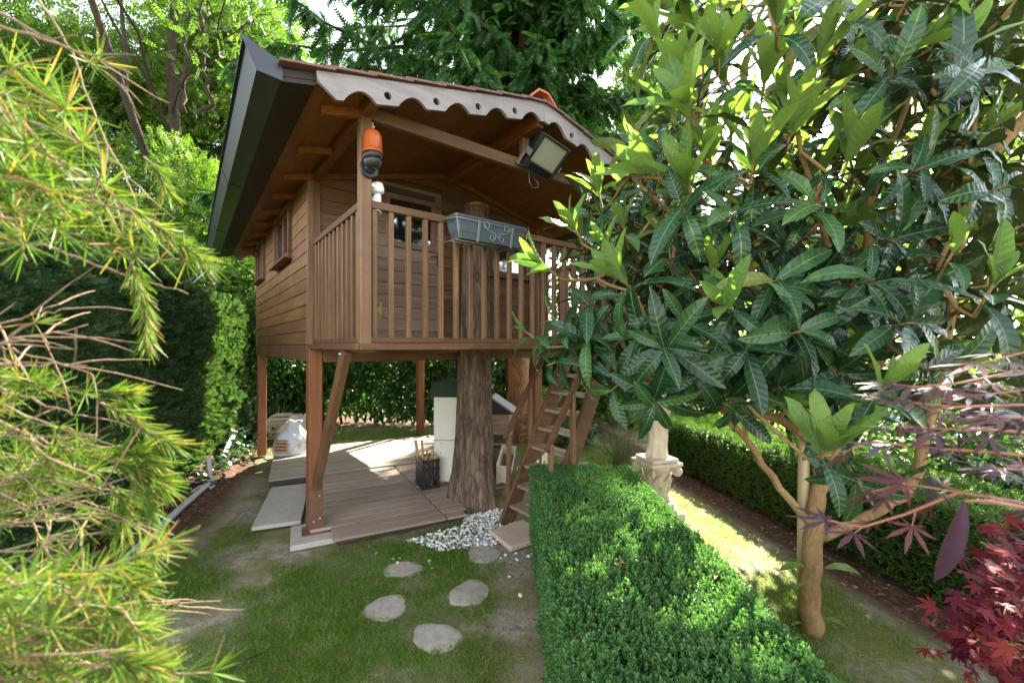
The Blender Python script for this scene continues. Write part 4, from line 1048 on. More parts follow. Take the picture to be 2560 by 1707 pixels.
m = MB(); c8 = [rpt(.05,.05,0),rpt(LN-.05,.05,0),rpt(LN-.05,WD-.05,0),rpt(.05,WD-.05,0)]; m.add([tuple(q) for q in c8]+[(q[0],q[1],HT-.04) for q in c8], [(3,2,1,0),(4,5,6,7),(0,1,5,4),(1,2,6,5),(2,3,7,6),(3,0,4,7)]); obj('inner_dark_block', m, M_INNER, rh)  # added solid dark block fills this hedge too

# ---------------------------------------------------------------- clipped conifer hedge
fan = []
for i in range(7):
    y = i/7; L = .5*(1-y*.55)
    for s in (-1,1): fan.append(((0,y,-.12*y*y), (s*.75,.75,-.08), (.05*s,0,1), L, .13, .02))
fan.append(((0,0,0),(0,1,-.06),(0,0,1),1.1,.12,.02))
FAV, FAF = leafq(fan)
th_ = thing('conifer_hedge', 'tall dark clipped conifer hedge catching sunlight only at its far end', 'hedge', (0,0,0))
HN = np.array([.943,.333,0]); HD = np.array([-.333,.943,0]); HO3 = np.array([-3.05,1.92,0]); HL = 6.6
n = 15000; s = RNG.random(n)*HL; z = RNG.random(n)**.9*2.5+.02; bulge = (vnoise(s, z, 1.6, 31)-.5)*.30+(vnoise(s, z, 5, 32)-.5)*.14-np.clip(z-2.25,0,1)*.5
p_ = HO3+HD*s[:,None]+HN*(bulge-RNG.random(n)*.10)[:,None]; p_[:,2] = z
d_ = unit(HN*.75+np.array([0,0,.25])+RNG.normal(size=(n,3))*.42); n_ = unit(np.cross(d_, np.array([0,0,1]))+RNG.normal(size=(n,3))*.5)
n2_ = 3500; s = RNG.random(n2_)*HL; w = RNG.random(n2_)*.9; pt = HO3+HD*s[:,None]-HN*w[:,None]; pt[:,2] = 2.47+(vnoise(s, w, 2, 33)-.5)*.2+RNG.random(n2_)*.08
n3 = 2200; w = RNG.random(n3)*.95; ze = RNG.random(n3)*2.5; pe = HO3+HD*(HL-.05+RNG.random(n3)*.12)[:,None]-HN*w[:,None]; pe[:,2] = ze
p_ = np.concatenate([p_, pt, pe]); d_ = np.concatenate([d_, rdir(n2_, 1.6), unit(HD+rdir(n3)*.7)]); n_ = np.concatenate([n_, rdir(n2_), rdir(n3)])
scatter('foliage', FAV, FAF, p_, d_, n_, RNG.uniform(.10,.19,len(p_)), L_THUJA, th_)
m = MB(); q = [HO3-HN*.14, HO3+HD*(HL-.1)-HN*.14, HO3+HD*(HL-.1)-HN*.85, HO3-HN*.85]; m.add([tuple(a) for a in q]+[(a[0],a[1],2.36) for a in q], [(3,2,1,0),(4,5,6,7),(0,1,5,4),(1,2,6,5),(2,3,7,6),(3,0,4,7)]); obj('inner_dark_block', m, M_INNER, th_)  # solid dark filler added behind the conifer sprays

# ---------------------------------------------------------------- broad leaves
def leaf6(w=.42, fold=.10, droop=.12):
    V = np.array([(0,0,0),(w*.42,.28,fold*w),(w*.5,.55,fold*w-droop*.3),(0,1,-droop),(-w*.5,.55,fold*w-droop*.3),(-w*.42,.28,fold*w),(0,.4,-droop*.12)]); 
    return V, np.array([(0,1,6),(1,2,6),(2,3,6),(3,4,6),(4,5,6),(5,0,6)])
LFV, LFF = leaf6()
def clump_leaves(n, fn): return fn(n)
lh = thing('laurel_hedge', 'tall loose laurel hedge closing the garden behind the treehouse', 'hedge', (0,0,0))
def back_line(x): return 9.55+.10*x
n = 34000; x = RNG.uniform(-6.3,5.2,n); zz = RNG.random(n)
z = .10+zz**.85*(1.45+.4*vnoise(x, x*0, .7, 41)+np.where(x < -4.9, 1.8, 0)+np.where(x > 2.2, .8, 0)); y = back_line(x)+(vnoise(x, z, 1.1, 42)-.5)*.9+RNG.random(n)*.75
keep = RNG.random(n) < np.clip(.55+z*.9+.5*(vnoise(x, z, 2.2, 43)-.5), .15, 1); x, y, z = x[keep], y[keep], z[keep]; n = len(x)
p_ = np.stack([x,y,z],1); d_ = unit(np.array([0,-.7,-.25])+RNG.normal(size=(n,3))*.6); n_ = unit(np.array([0,-.45,.9])+RNG.normal(size=(n,3))*.45)
scatter('foliage', LFV, LFF, p_, d_, n_, RNG.uniform(.11,.19,n), L_LAUREL, lh)
m = MB()
for k in range(46):
    xx = -6.2+k*.25+random.uniform(-.1,.1); yy = back_line(xx)+random.uniform(.2,.6); m.tube([(xx,yy,-.02),(xx+random.uniform(-.2,.2),yy+random.uniform(-.1,.1),1.1),(xx+random.uniform(-.4,.4),yy+random.uniform(-.2,.2),2.5)], [.028,.02,.008], 5)
obj('stems', m, M_BARKDK, lh)

# ---------------------------------------------------------------- generic trees
def grow(start, direction, length, radius, levels, spread, nb, wig, rg, mb, tips, upw=.15, sides=7, seglen=None):
    pts = [Vector(start)]; d = Vector(direction).normalized(); nseg = 5
    for i in range(nseg):
        d = (d+Vector((rg.gauss(0,wig),rg.gauss(0,wig),rg.gauss(0,wig)+upw*.3))).normalized(); pts.append(pts[-1]+d*length/nseg)
    mb.tube(pts, [radius*(1-.5*i/nseg) for i in range(nseg+1)], max(4, sides), False)
    if levels == 0:
        tips += [(pts[-1], d), (pts[3], d)]; return
    for k in range(nb):
        f = rg.uniform(.45,1.0) if k else 1.0; i = min(nseg, max(2, int(round(f*nseg)))); a = rg.random()*6.283
        o = d.orthogonal().normalized(); o2 = d.cross(o); nd = d*math.cos(spread)+(o*math.cos(a)+o2*math.sin(a))*math.sin(spread)*rg.uniform(.6,1.2)
        grow(pts[i], nd+Vector((0,0,upw)), length*rg.uniform(.60,.78), radius*.52, levels-1, spread, nb, wig, rg, mb, tips, upw, sides-1)
comp = []
for i in range(5):
    y = .12+i*.2
    for s in (-1,1): comp.append(((0,y,0),(s*.9,.45,-.1),(0,.1,1),.34,.17,.05))
comp.append(((0,1.0,0),(0,1,-.1),(0,0,1),.30,.16,.05))
COV, COF = leafq(comp)
def broadtree(name, label, base, h, lean, rad, seed, mat_l, mat_b, levels=4, nb=3, n_leaf=5000, lsize=(.14,.24), spread=.62, cl=.33, shape=(COV,COF), group=None, wig=.14, first=.42, low=None, cat='tree'):
    rg = random.Random(seed); t_ = thing(name, label, cat, base, 0, group); mb = MB(); tips = []
    grow((0,0,-.05), lean, h*first, rad, levels, spread, nb, wig, rg, mb, tips, .22, 9)
    obj('trunk', mb, mat_b, t_)
    tp = np.array([tuple(p) for p, _ in tips]); g = np.random.default_rng(seed)
    if low is not None: pass
    c = tp[g.integers(0, len(tp), n_leaf)]+g.normal(size=(n_leaf,3))*np.array([cl,cl,cl*.7])
    d_ = unit(g.normal(size=(n_leaf,3))+np.array([0,0,-.35])); n_ = unit(g.normal(size=(n_leaf,3))*.7+np.array([0,0,1.0]))
    scatter('crown', shape[0], shape[1], c, d_, n_, g.uniform(lsize[0],lsize[1],n_leaf), mat_l, t_)
    return t_
RB = 'pale green robinia trees behind the hedge'
broadtree('robinia_tree', 'robinia tree with straight dark trunk beside the gutter, behind the conifer hedge', (-7.3,9.6,0), 16.5, (.01,0,1), .16, 11, L_ROB, M_BARKDK, 3, 3, 4500, (.15,.26), .7, .6, group=RB, wig=.05, first=.62)
T2 = broadtree('robinia_tree', 'robinia tree with crooked branching trunk next to the treehouse eave', (-7.0,9.9,0), 15.5, (.0,0,1), .12, 13, L_ROB, M_BARKDK, 3, 3, 4500, (.15,.26), .72, .6, group=RB, wig=.16, first=.50)
mb = MB(); T2O = Vector((-7.0,9.9,0))
for pl, r0 in (([(462,268),(488,240),(478,195),(466,140),(470,80),(458,30),(470,-40)],.085),([(466,150),(505,125),(545,75),(580,50),(640,15)],.045),([(476,195),(520,172),(570,190),(610,200)],.03),([(545,75),(600,85),(655,60)],.022),([(470,80),(440,40),(430,-30)],.03),([(478,215),(540,235),(590,250)],.025),([(420,60),(470,20),(520,-20)],.02),([(570,60),(600,130),(650,150)],.018),([(425,262),(422,190),(428,110),(418,40),(428,-60)],.085),([(422,190),(370,150),(330,140)],.03)):
    pts = [P(a_+random.uniform(-3,3),b_,9.0)-T2O for a_,b_ in pl]; fine = [pts[i].lerp(pts[i+1],k/4)+Vector((random.gauss(0,.02),random.gauss(0,.05),random.gauss(0,.02))) for i in range(len(pts)-1) for k in range(4)]+[pts[-1]]
    mb.tube(fine, [.6*r0*(1-.6*i/len(fine)) for i in range(len(fine))], 7)
obj('limbs', mb, M_BARKDK, T2)
broadtree('robinia_tree', 'broad robinia tree at the outer side of the garden, above the conifer hedge', (-10.6,10.2,0), 9.0, (.05,-.05,1), .15, 17, L_ROB, M_BARKDK, 4, 3, 9000, (.16,.28), .7, .5, group=RB)
broadtree('robinia_tree', 'distant robinia tree filling the gap behind the crooked trunk', (-8.5,14.5,0), 11.5, (.04,0,1), .17, 19, L_ROB, M_BARKDK, 4, 3, 9500, (.2,.34), .7, .6, group=RB)
broadtree('robinia_tree', 'leafy robinia tree furthest out along the conifer hedge, overhung by larch boughs', (-13.2,11.5,0), 10.0, (.08,0,1), .16, 23, L_ROB, M_BARKDK, 4, 3, 9000, (.18,.32), .72, .6, group=RB)
def bush(name, label, cx, cy, cz, rx, ry, rz, n, mat, seed, size=(.09,.15), shape=(LFV,LFF), cat='shrub', group=None, stems=6):
    g = np.random.default_rng(seed); t_ = thing(name, label, cat, (cx,cy,0), 0, group)
    q = rdir(n, 0, g); r = g.random(n)**.42; p = q*r[:,None]*np.array([rx,ry,rz])
    lum = vnoise(p[:,0]*1.0+9, p[:,2]+p[:,1], 1.5/max(rx,.3), seed); p = p*(0.78+.45*lum)[:,None]; p[:,2] += cz; p = p[p[:,2] > .05]; n = len(p)
    d_ = unit(p-np.array([0,0,cz])+g.normal(size=(n,3))*.6*rx+np.array([0,0,-.1])); n_ = unit(g.normal(size=(n,3))*.55+np.array([0,-.15,1]))
    scatter('foliage', shape[0], shape[1], p, d_, n_, g.uniform(size[0],size[1],n), mat, t_)
    m = MB()
    for k in range(stems): a = random.random()*6.28; m.tube([(0.05*math.cos(a),.05*math.sin(a),-.03),(rx*.3*math.cos(a),ry*.3*math.sin(a),cz*.7),(rx*.7*math.cos(a),ry*.7*math.sin(a),cz+rz*.4)], [.03,.02,.006], 5)
    obj('stems', m, M_BARKDK, t_); return t_
SH = 'shrubs and small trees at the back of the garden'
bush('tall_shrub', 'pale bushy robinia thicket rising right behind the conifer hedge', -7.4, 9.0, 3.6, 2.3, .9, 2.5, 6500, L_ROB, 51, (.15,.26), (COV,COF), group=SH)
bush('tall_shrub', 'pale bushy thicket behind the near end of the conifer hedge', -10.0, 8.0, 3.6, 2.4, 1.2, 2.6, 5000, L_ROB, 52, (.16,.28), (COV,COF), group=SH)
bush('tall_shrub', 'mid-green wall of foliage far behind the robinia trunks', -9.6, 13.0, 5.5, 4.6, 1.4, 5.8, 15000, L_ROB, 151, (.18,.32), (COV,COF), group=SH)
bush('tall_shrub', 'mid-green foliage behind the treehouse eave and crooked trunk', -5.6, 13.5, 4.6, 2.3, 1.3, 4.8, 8000, L_ROB, 152, (.18,.32), (COV,COF), group=SH)
bush('added_shade_tree', 'dark leafy small tree added behind the loquat crown to shade the grass path', 3.75, 5.5, 3.1, 1.0, .85, 1.0, 3600, L_LAUREL, 153, (.10,.17), group=SH)  # tree added to cast shade on the near end of the path
bush('tall_shrub', 'green shrub mass far behind the end of the balcony', 2.1, 11.6, 2.6, 1.35, .9, 2.7, 6500, L_LAUREL, 154, (.12,.2), group=SH)
bush('tall_shrub', 'grey-green broadleaf shrub between the conifer hedge and the treehouse wall', -5.15, 9.1, 1.5, 1.0, .6, 1.5, 3600, L_LAUREL, 53, (.10,.17), group=SH)
bush('tall_shrub', 'bright leafy shrub behind the stair and the statue', 2.6, 9.2, 1.0, 1.4, .8, 1.3, 3800, L_SHRUB, 54, (.08,.14), group=SH)
bush('tall_shrub', 'sunlit yellow-green shrub seen behind the loquat crown', 5.2, 8.6, 1.7, 1.7, 1.2, 1.8, 6500, L_SHRUB, 55, (.10,.17), group=SH)
bush('tall_shrub', 'sunlit yellow-green bush at the outer edge beyond the second hedge', 6.4, 5.6, 1.6, 1.4, 1.5, 1.6, 5500, L_SHRUB, 56, (.09,.15), group=SH)
broadtree('bright_tree', 'light green tree standing beyond the loquat', (11.0,8.6,0), 7.0, (0,0,1), .14, 61, L_SHRUB, M_BARKDK, 4, 3, 5200, (.12,.2), .75, .42, shape=(LFV,LFF), group=SH)
bush('slender_tree', 'tall slender green tree far behind the roof ridge and the loquat', 4.9, 15.0, 6.8, 1.8, 1.2, 6.8, 14000, L_ROB, 63, (.2,.36), (COV,COF), cat='tree', group=SH)
bush('low_shrub', 'dark laurel bushes filling the ground behind the second box hedge', 4.9, 4.3, .6, 1.3, 1.5, .9, 5000, L_LAUREL, 155, (.08,.14), group=SH)
bush('low_shrub', 'low dark ground shrub behind the stair foot', 1.05, 7.4, .22, .55, .40, .26, 1500, L_IVY, 57, (.05,.09), group=SH, stems=3)
bush('low_shrub', 'brown dried shrub lit by sun behind the stair handrail', .42, 6.6, .42, .26, .24, .42, 900, L_DEAD, 58, (.05,.09), group=SH, stems=5)
bush('low_shrub', 'fresh green shrub seen between the stair treads', .62, 8.0, .45, .5, .4, .55, 1500, L_SHRUB, 59, (.06,.10), group=SH, stems=4)

# ---------------------------------------------------------------- spruce behind the treehouse
SX, SY = .12, 7.85
sp_ = thing('spruce_tree', 'large dark spruce with drooping boughs standing right behind the treehouse', 'tree', (SX,SY,0))
V_, F_ = trunk_mesh([(0,0,-.05),(0,0,.3),(0,0,1),(.05,0,3),(.12,.05,6),(.2,.1,10),(.25,.1,15)], [.28,.225,.195,.185,.16,.11,.03], 36, 120, .03, 9)
o = bpy.data.objects.new('trunk', fast_mesh('trunk', V_, F_, M_BARKOR, True)); COL.objects.link(o); o.parent = sp_
spr = []
for i in range(9):
    y = .06+i*.105; L = .26*(1-.55*y)
    for s in (-1,1): spr.append(((0,y,-.10*y*y),(s*.8,.75,-.05),(0,.05,1),L,.085,.0))
spr.append(((0,0,0),(0,1,-.1),(0,0,1),1.1,.10,.0)); SRV, SRF = leafq(spr)
rg = random.Random(5); bm_ = MB(); sp, sd, sn = [], [], []
z = 4.7; wh = 0
while z < 14.5:
    nb_ = 7
    for k in range(nb_):
        a = 6.283*(k+.5*(wh%2))/nb_+rg.uniform(-.3,.3); L = (2.6 if math.sin(a) > .35 else 4.9 if math.cos(a) < -.1 else 2.2)*(1-(z-4.7)/11.5)*rg.uniform(.75,1.1)+.3
        if math.sin(a) < -.5 and z < 6.2: L *= .72
        h_ = Vector((math.cos(a), math.sin(a), 0)); pts = []; N = 9
        for i in range(N+1):
            s_ = i/N; zz = z+L*(.16*s_-.46*s_**1.7+.20*s_**4)
            pts.append(Vector((.1*(z/8),.05,0))+h_*(.15+L*s_)+Vector((rg.gauss(0,.03),rg.gauss(0,.03),zz)))
        bm_.tube(pts, [.045*(1-.85*i/N)*(L/4)+.006 for i in range(N+1)], 6, False)
        side = Vector((-h_.y,h_.x,0))
        for i in range(1, N+1):
            for rep in range(7):
                f_ = rg.random(); b0 = pts[i-1].lerp(pts[i], f_); s_ = (i-1+f_)/N; sg_ = rg.choice((-1,1)); ln = .75*math.sin(PI*min(1,.18+.8*s_))*L/4.5*rg.uniform(.5,1.2)
                tw = b0+side*sg_*ln*.75+h_*ln*.30+Vector((0,0,-ln*rg.uniform(.25,.75)))
                for j in range(5):
                    q = b0.lerp(tw, (j+rg.random())/5); dn = (tw-b0).normalized()
                    sp.append(q); sd.append(dn*.5+Vector((rg.gauss(0,.35),rg.gauss(0,.35),-.55+rg.gauss(0,.35)))+h_*.25); sn.append(Vector((rg.gauss(0,.6),rg.gauss(0,.6),1)))
    z += .50; wh += 1
sp = np.array([tuple(q) for q in sp]); sd = np.array([tuple(q) for q in sd]); sn = np.array([tuple(q) for q in sn])
scatter('crown', SRV, SRF, sp, sd, sn, RNG.uniform(.22,.42,len(sp)), L_SPRUCE, sp_)
obj('boughs', bm_, M_BARKDK, sp_)

# ---------------------------------------------------------------- loquat
def loquat_leaf(curl, w=.165, wave=.012, fold=.28, cup=0.0, twist=0.0, bend=0.0):
    ns, ts = 11, (-1,-.6,0,.6,1); V = []; UV = []
    x = 0; z = 0; ang = 0.0; pos = []
    for i in range(ns):
        s = i/(ns-1); pos.append((x_y := (0, s))); 
    yy, zz, a = 0.0, 0.0, .28
    for i in range(ns):
        s = i/(ns-1)
        hw = w*(max(0,math.sin(PI*min(1,(.02+.98*s)**.86)))**.72)*(.62+.5*s) if s < 1 else .002
        if s < .06: hw = .012
        for t_ in ts:
            zc = abs(t_)*hw*fold+cup*t_*t_*hw+wave*math.sin(s*42+(0 if t_ > 0 else 1.5))*(abs(t_) > .9)
            V.append((t_*hw*(1-.1*fold)*math.cos(twist*s)-zc*math.sin(twist*s)+bend*s*s, yy, zz+zc*math.cos(twist*s)+t_*hw*math.sin(twist*s))); UV.append((.5+t_*.5*min(1,hw/w), s))
        a -= curl/(ns-1); yy += math.cos(a)/(ns-1); zz += math.sin(a)/(ns-1)
    F = [(i*5+j,i*5+j+1,(i+1)*5+j+1,(i+1)*5+j) for i in range(ns-1) for j in range(4)]
    return np.array(V), np.array(F), np.array(UV)
LQ = [loquat_leaf(c, w, .012, f) for c, w, f in ((.35,.155,.30),(.75,.165,.22),(1.15,.160,.25),(1.6,.155,.18),(.2,.15,.55))]+[loquat_leaf(.9,.17,.016,.25,0,.9,.08),loquat_leaf(1.2,.145,.02,.35,0,-1.0,-.10),loquat_leaf(.5,.175,.02,.12,-.1,.4,.05)]
lq = thing('loquat_tree', 'large loquat tree with big glossy ribbed leaves and pale young shoots beside the clipped hedges', 'tree', (1.83,2.58,0))
LB = Vector((1.83,2.58,0))
limbs = [
 [(1862,1460,2.58,.064),(1864,1330,2.58,.054),(1868,1215,2.58,.052),(1880,1130,2.6,.044),(1893,1040,2.62,.040),(1880,950,2.62,.042),(1815,800,2.55,.036),(1720,620,2.45,.028),(1640,430,2.35,.020),(1590,260,2.3,.012)],
 [(1893,1040,2.62,.040),(1935,900,2.6,.036),(1985,700,2.55,.030),(2000,450,2.5,.024),(1995,200,2.45,.018),(1985,20,2.4,.012)],
 [(1860,1205,2.58,.026),(1790,1120,2.56,.021),(1715,1010,2.52,.019),(1650,930,2.48,.022),(1520,840,2.42,.018),(1440,720,2.36,.014),(1370,640,2.3,.010)],
 [(1885,1235,2.58,.032),(1985,1190,2.54,.029),(2082,1140,2.48,.028),(2110,1060,2.44,.030),(2170,800,2.36,.024),(2220,500,2.3,.018),(2240,260,2.25,.012)],
 [(1890,1030,2.62,.032),(1790,960,2.5,.026),(1690,945,2.42,.022),(1560,900,2.35,.016),(1450,860,2.28,.010)],
 [(2370,250,2.3,.034),(2260,370,2.38,.034),(2180,470,2.44,.034),(2100,640,2.5,.036),(2030,800,2.55,.036),(1950,940,2.6,.036)],
 [(1715,1010,2.52,.012),(1700,900,2.5,.012),(1680,780,2.4,.010),(1500,500,2.3,.008)],
 [(1720,620,2.45,.018),(1620,560,2.3,.014),(1520,470,2.2,.010),(1450,400,2.15,.008)],
 [(1985,700,2.55,.02),(1900,560,2.35,.016),(1840,350,2.2,.012),(1800,120,2.15,.008)],
 [(2000,450,2.5,.018),(2080,250,2.6,.014),(2120,60,2.6,.01)],
]
mb = MB(); limb_pts = []
for lp in limbs:
    pts = [P(a,b,c_) for a,b,c_,_ in lp]
    fine = []; rad = []
    for i in range(len(pts)-1):
        for k in range(4):
            f_ = k/4; fine.append(pts[i].lerp(pts[i+1], f_)+Vector((random.gauss(0,.006),random.gauss(0,.006),0))-LB); rad.append(lp[i][3]*(1-f_)+lp[i+1][3]*f_)
    fine.append(pts[-1]-LB); rad.append(lp[-1][3])
    mb.tube(fine, rad, 12, True)
    limb_pts += [(q+LB, r) for q, r in zip(fine, rad) if q.z > .9]
obj('trunk', mb, M_BARKLQ, lq)
# shoots: (x, y, distance, young?, number of leaves, leaf length, lean to the left/up)
KEY = [(1205,760,2.2,.5,7,.18,(-.7,-.3,.5)),(1235,600,2.15,1,8,.22,(-.75,-.3,.5)),(1310,505,2.35,1,8,.2,(-.5,-.3,.8)),(1340,690,2.2,.3,9,.2,(-.5,-.5,.3)),(1385,560,2.3,.6,9,.2,(-.4,-.4,.7)),(1430,510,2.4,.6,9,.21,(-.3,-.3,.9)),(1345,780,2.2,.1,9,.2,(-.5,-.5,.1)),(1255,840,2.25,.1,7,.18,(-.6,-.4,-.2)),(1415,625,2.05,1,9,.25,(-.75,-.25,.75)),(1275,735,2.25,.5,7,.22,(-.8,-.3,.5)),(1370,420,2.6,1,9,.22,(-.3,-.2,1)),(1565,160,2.2,1,10,.27,(-.3,-.3,1)),(1505,60,2.3,1,8,.25,(-.5,-.2,1)),(1630,330,2.1,1,10,.27,(-.25,-.4,1)),
 (1760,150,2.1,1,9,.28,(.0,-.3,1)),(1735,340,2.0,1,9,.27,(0,-.3,1)),(1825,270,2.0,1,10,.27,(.1,-.3,1)),(1885,120,2.0,1,9,.28,(.05,-.3,1)),(1960,330,2.0,1,9,.27,(.1,-.35,1)),(1615,120,2.4,1,9,.26,(-.1,-.2,1)),(1920,20,2.1,1,8,.27,(0,-.3,1)),
 (1640,600,2.0,.7,9,.25,(-.1,-.5,.9)),(1535,560,2.15,.6,9,.24,(-.3,-.4,.9)),(1900,1010,1.65,.8,10,.24,(-.15,-.5,.8)),(2035,880,1.6,.7,9,.25,(.05,-.6,.8)),(2290,640,1.5,.6,9,.25,(-.1,-.5,.7)),(2200,560,1.7,.4,9,.25,(0,-.5,.8)),
 (1500,935,1.95,.1,11,.24,(-.3,-.7,-.45)),(1600,870,2.0,.1,10,.24,(0,-.7,-.3)),(1720,800,1.9,.1,10,.25,(-.1,-.8,.1)),(1570,740,1.95,.1,10,.24,(-.4,-.7,.1)),(1460,770,2.05,.1,10,.22,(-.7,-.5,.1)),(1330,830,2.25,.1,8,.2,(-.7,-.3,-.2)),
 (1790,640,1.9,.1,10,.25,(0,-.8,.2)),(1850,760,1.8,.1,10,.25,(.2,-.8,.1)),(2010,640,1.8,.1,10,.25,(.1,-.8,.2)),(1690,480,1.95,.15,10,.25,(-.1,-.7,.4)),(1890,460,1.95,.2,10,.25,(.1,-.7,.4)),(2130,380,1.8,.1,10,.25,(.1,-.7,.1)),(2060,170,1.9,.1,9,.26,(0,-.7,-.1)),(2260,150,1.7,.1,10,.26,(.1,-.6,.1)),
 (1690,950,2.05,.1,8,.24,(0,-.6,-.6)),(1980,1120,1.7,.1,7,.22,(-.1,-.7,-.5)),(2180,850,1.7,.1,9,.25,(.2,-.7,.0)),(2100,740,1.7,.1,10,.25,(.1,-.8,.1)),(2330,420,1.6,.1,10,.25,(.2,-.6,.1)),(1400,900,2.2,.1,8,.2,(-.6,-.4,-.4))]
poly_can = [(1470,-60),(1490,90),(1540,210),(1480,330),(1390,380),(1340,470),(1270,560),(1300,640),(1290,740),(1330,820),(1400,900),(1530,930),(1700,890),(1860,930),(2000,960),(2120,950),(2420,960),(2420,-80)]
shoots = [(P(a,b,c_), Vector(dv), yg, nl, ln) for a,b,c_,yg,nl,ln,dv in KEY]
while len(shoots) < len(KEY)+75:               # extra shoots added behind the crown to shade the near hedge
    q = Vector((random.uniform(.75,2.1), random.uniform(2.75,4.0), random.uniform(1.95,3.2)))
    w_ = q-Vector((.92,1.80,.68)); w_ -= SUN_DIR*w_.dot(SUN_DIR)
    if w_.length < .26 or any((q-s[0]).length < .15 for s in shoots): continue
    shoots.append((q, Vector((random.gauss(-.2,.4),random.gauss(.1,.4),random.uniform(.1,.7))), .1, 9, .23))
tries = 0
while len(shoots) < 375 and tries < 24000:
    tries += 1
    a, b, c_ = random.uniform(1260,2420), random.uniform(-120,960), 1.85+2.2*random.random()**1.3
    if not inpoly(a, b, poly_can): continue
    if c_ < 2.1 and a > 2150 and b > 700: continue
    q = P(a,b,c_)
    if any((q-s[0]).length < .165 for s in shoots): continue
    if a < 1500 and c_ < 2.2 and b > 400: continue
    w_ = q-Vector((.92,1.80,.68)); w_ -= SUN_DIR*w_.dot(SUN_DIR)
    if w_.length < .30: continue                 # a gap in the crown that lets a spot of sun onto the hedge
    yg = .9 if (b < 430 and a < 2000 and random.random() < .78) else (.6 if random.random() < (.35 if b < 560 else .14) else .08)
    out = (q-Vector((1.75,2.6,2.3))); out.z *= .7; dv = out.normalized()+Vector((0,-.15,.55 if yg > .3 else .15))+Vector((random.gauss(0,.25),random.gauss(0,.25),random.gauss(0,.2)))
    shoots.append((q, dv, yg, random.randint(8,11), random.uniform(.23,.29)))
tw = MB(); leaves = []
shoots.sort(key=lambda s: min((r_[0]-s[0]).length for r_ in limb_pts))
for q, dv, yg, nl, ln in shoots:
    dv = dv.normalized(); best = min(limb_pts, key=lambda s: (s[0]-q).length+.25*max(0, s[0].z-q.z)); b0 = best[0]
    mid = q-dv*.16; L_ = (b0-q).length
    pts = [b0-LB, b0.lerp(mid,.35)+Vector((0,0,-.02*L_))-LB, b0.lerp(mid,.75)+Vector((random.gauss(0,.02),random.gauss(0,.02),0))-LB, mid-LB, q-LB]
    tw.tube(pts, [min(best[1]*.8,.013),.010,.008,.0065,.0045], 6, False)
    limb_pts += [(pts[1]+LB,.0085),(pts[2]+LB,.0075)]+([(pts[3]+LB,.006)] if L_ > .25 else [])
    o1 = dv.orthogonal().normalized(); o2 = dv.cross(o1); ph = random.random()*6.28
    for k in range(nl):
        s_ = k/max(1,nl-1)                       # 0 at the tip, 1 at the oldest leaf
        a = ph+k*2.399; rad_ = o1*math.cos(a)+o2*math.sin(a)
        young = yg > .3 and s_ < (.85 if yg > .75 else .5 if yg > .55 else .30)
        el = R(random.uniform(14,36)+30*s_) if young else R(random.uniform(48,78)+32*s_)
        d = dv*math.cos(el)+rad_*math.sin(el)
        if not young: d = d+Vector((0,0,-.28*s_-.08))
        d.normalize(); nr = (dv-d*dv.dot(d)); nr = nr.normalized() if nr.length > .15 else Vector((0,0,1))
        if not young: nr = (nr+Vector((0,-.15,.5))).normalized()
        L = 1.17*(ln*(.62+.40*min(1,s_*1.8)) if young else ln*random.uniform(.62,1.12))
        w_ = q+d*L*.5-Vector((.92,1.80,.68)); w_ -= SUN_DIR*w_.dot(SUN_DIR)
        if w_.length < .17: continue
        if young and k == 0: L *= .7
        v_ = random.choice((0,0,4,1,7)) if young else random.choice((0,1,1,2,2,3,5,5,6,6,7))
        leaves.append((q-dv*(.015+.10*s_), d, nr, L, v_, young))
obj('twigs', tw, M_BARKLQ, lq)
meshes = {}
def lqmesh(v_, young):
    if (v_,young) not in meshes:
        V, F, UV = LQ[v_]; meshes[(v_,young)] = fast_mesh('leaf', V, F, L_LQ_NEW if young else L_LQ_OLD, True, UV)
    return meshes[(v_,young)]
def inframe(q): return q.y > .2 and abs(q.x/q.y) < 1.25 and abs((q.z-1.75)/q.y) < .86
leaves.sort(key=lambda l: -(l[3]/l[0].y if inframe(l[0]) else 0))
for q, d, nr, L, v_, young in leaves[:300]:
    x = d.cross(nr).normalized(); z_ = x.cross(d); M = Matrix((x, d, z_)).transposed().to_4x4()
    o = obj('leaf', lqmesh(v_, young), None, lq); o.matrix_local = Matrix.Translation(q-LB)@M@Matrix.Diagonal((L,L,L,1))
for young in (True, False):
    Vs, Fs, Us, c0 = [], [], [], 0
    for v_ in range(8):
        g = [l for l in leaves[300:] if l[4] == v_ and l[5] == young]
        if not g: continue
        V, F, UV = LQ[v_]; V2, F2, U2 = place(V, F, np.array([tuple(l[0]-LB) for l in g]), np.array([tuple(l[1]) for l in g]), np.array([tuple(l[2]) for l in g]), np.array([l[3] for l in g]), UV)
        Vs.append(V2); Fs.append(F2+c0); Us.append(U2); c0 += len(V2)
    o = bpy.data.objects.new('foliage', fast_mesh('foliage', np.concatenate(Vs), np.concatenate(Fs), L_LQ_NEW if young else L_LQ_OLD, True, np.concatenate(Us))); COL.objects.link(o); o.parent = lq; o['kind'] = 'stuff'
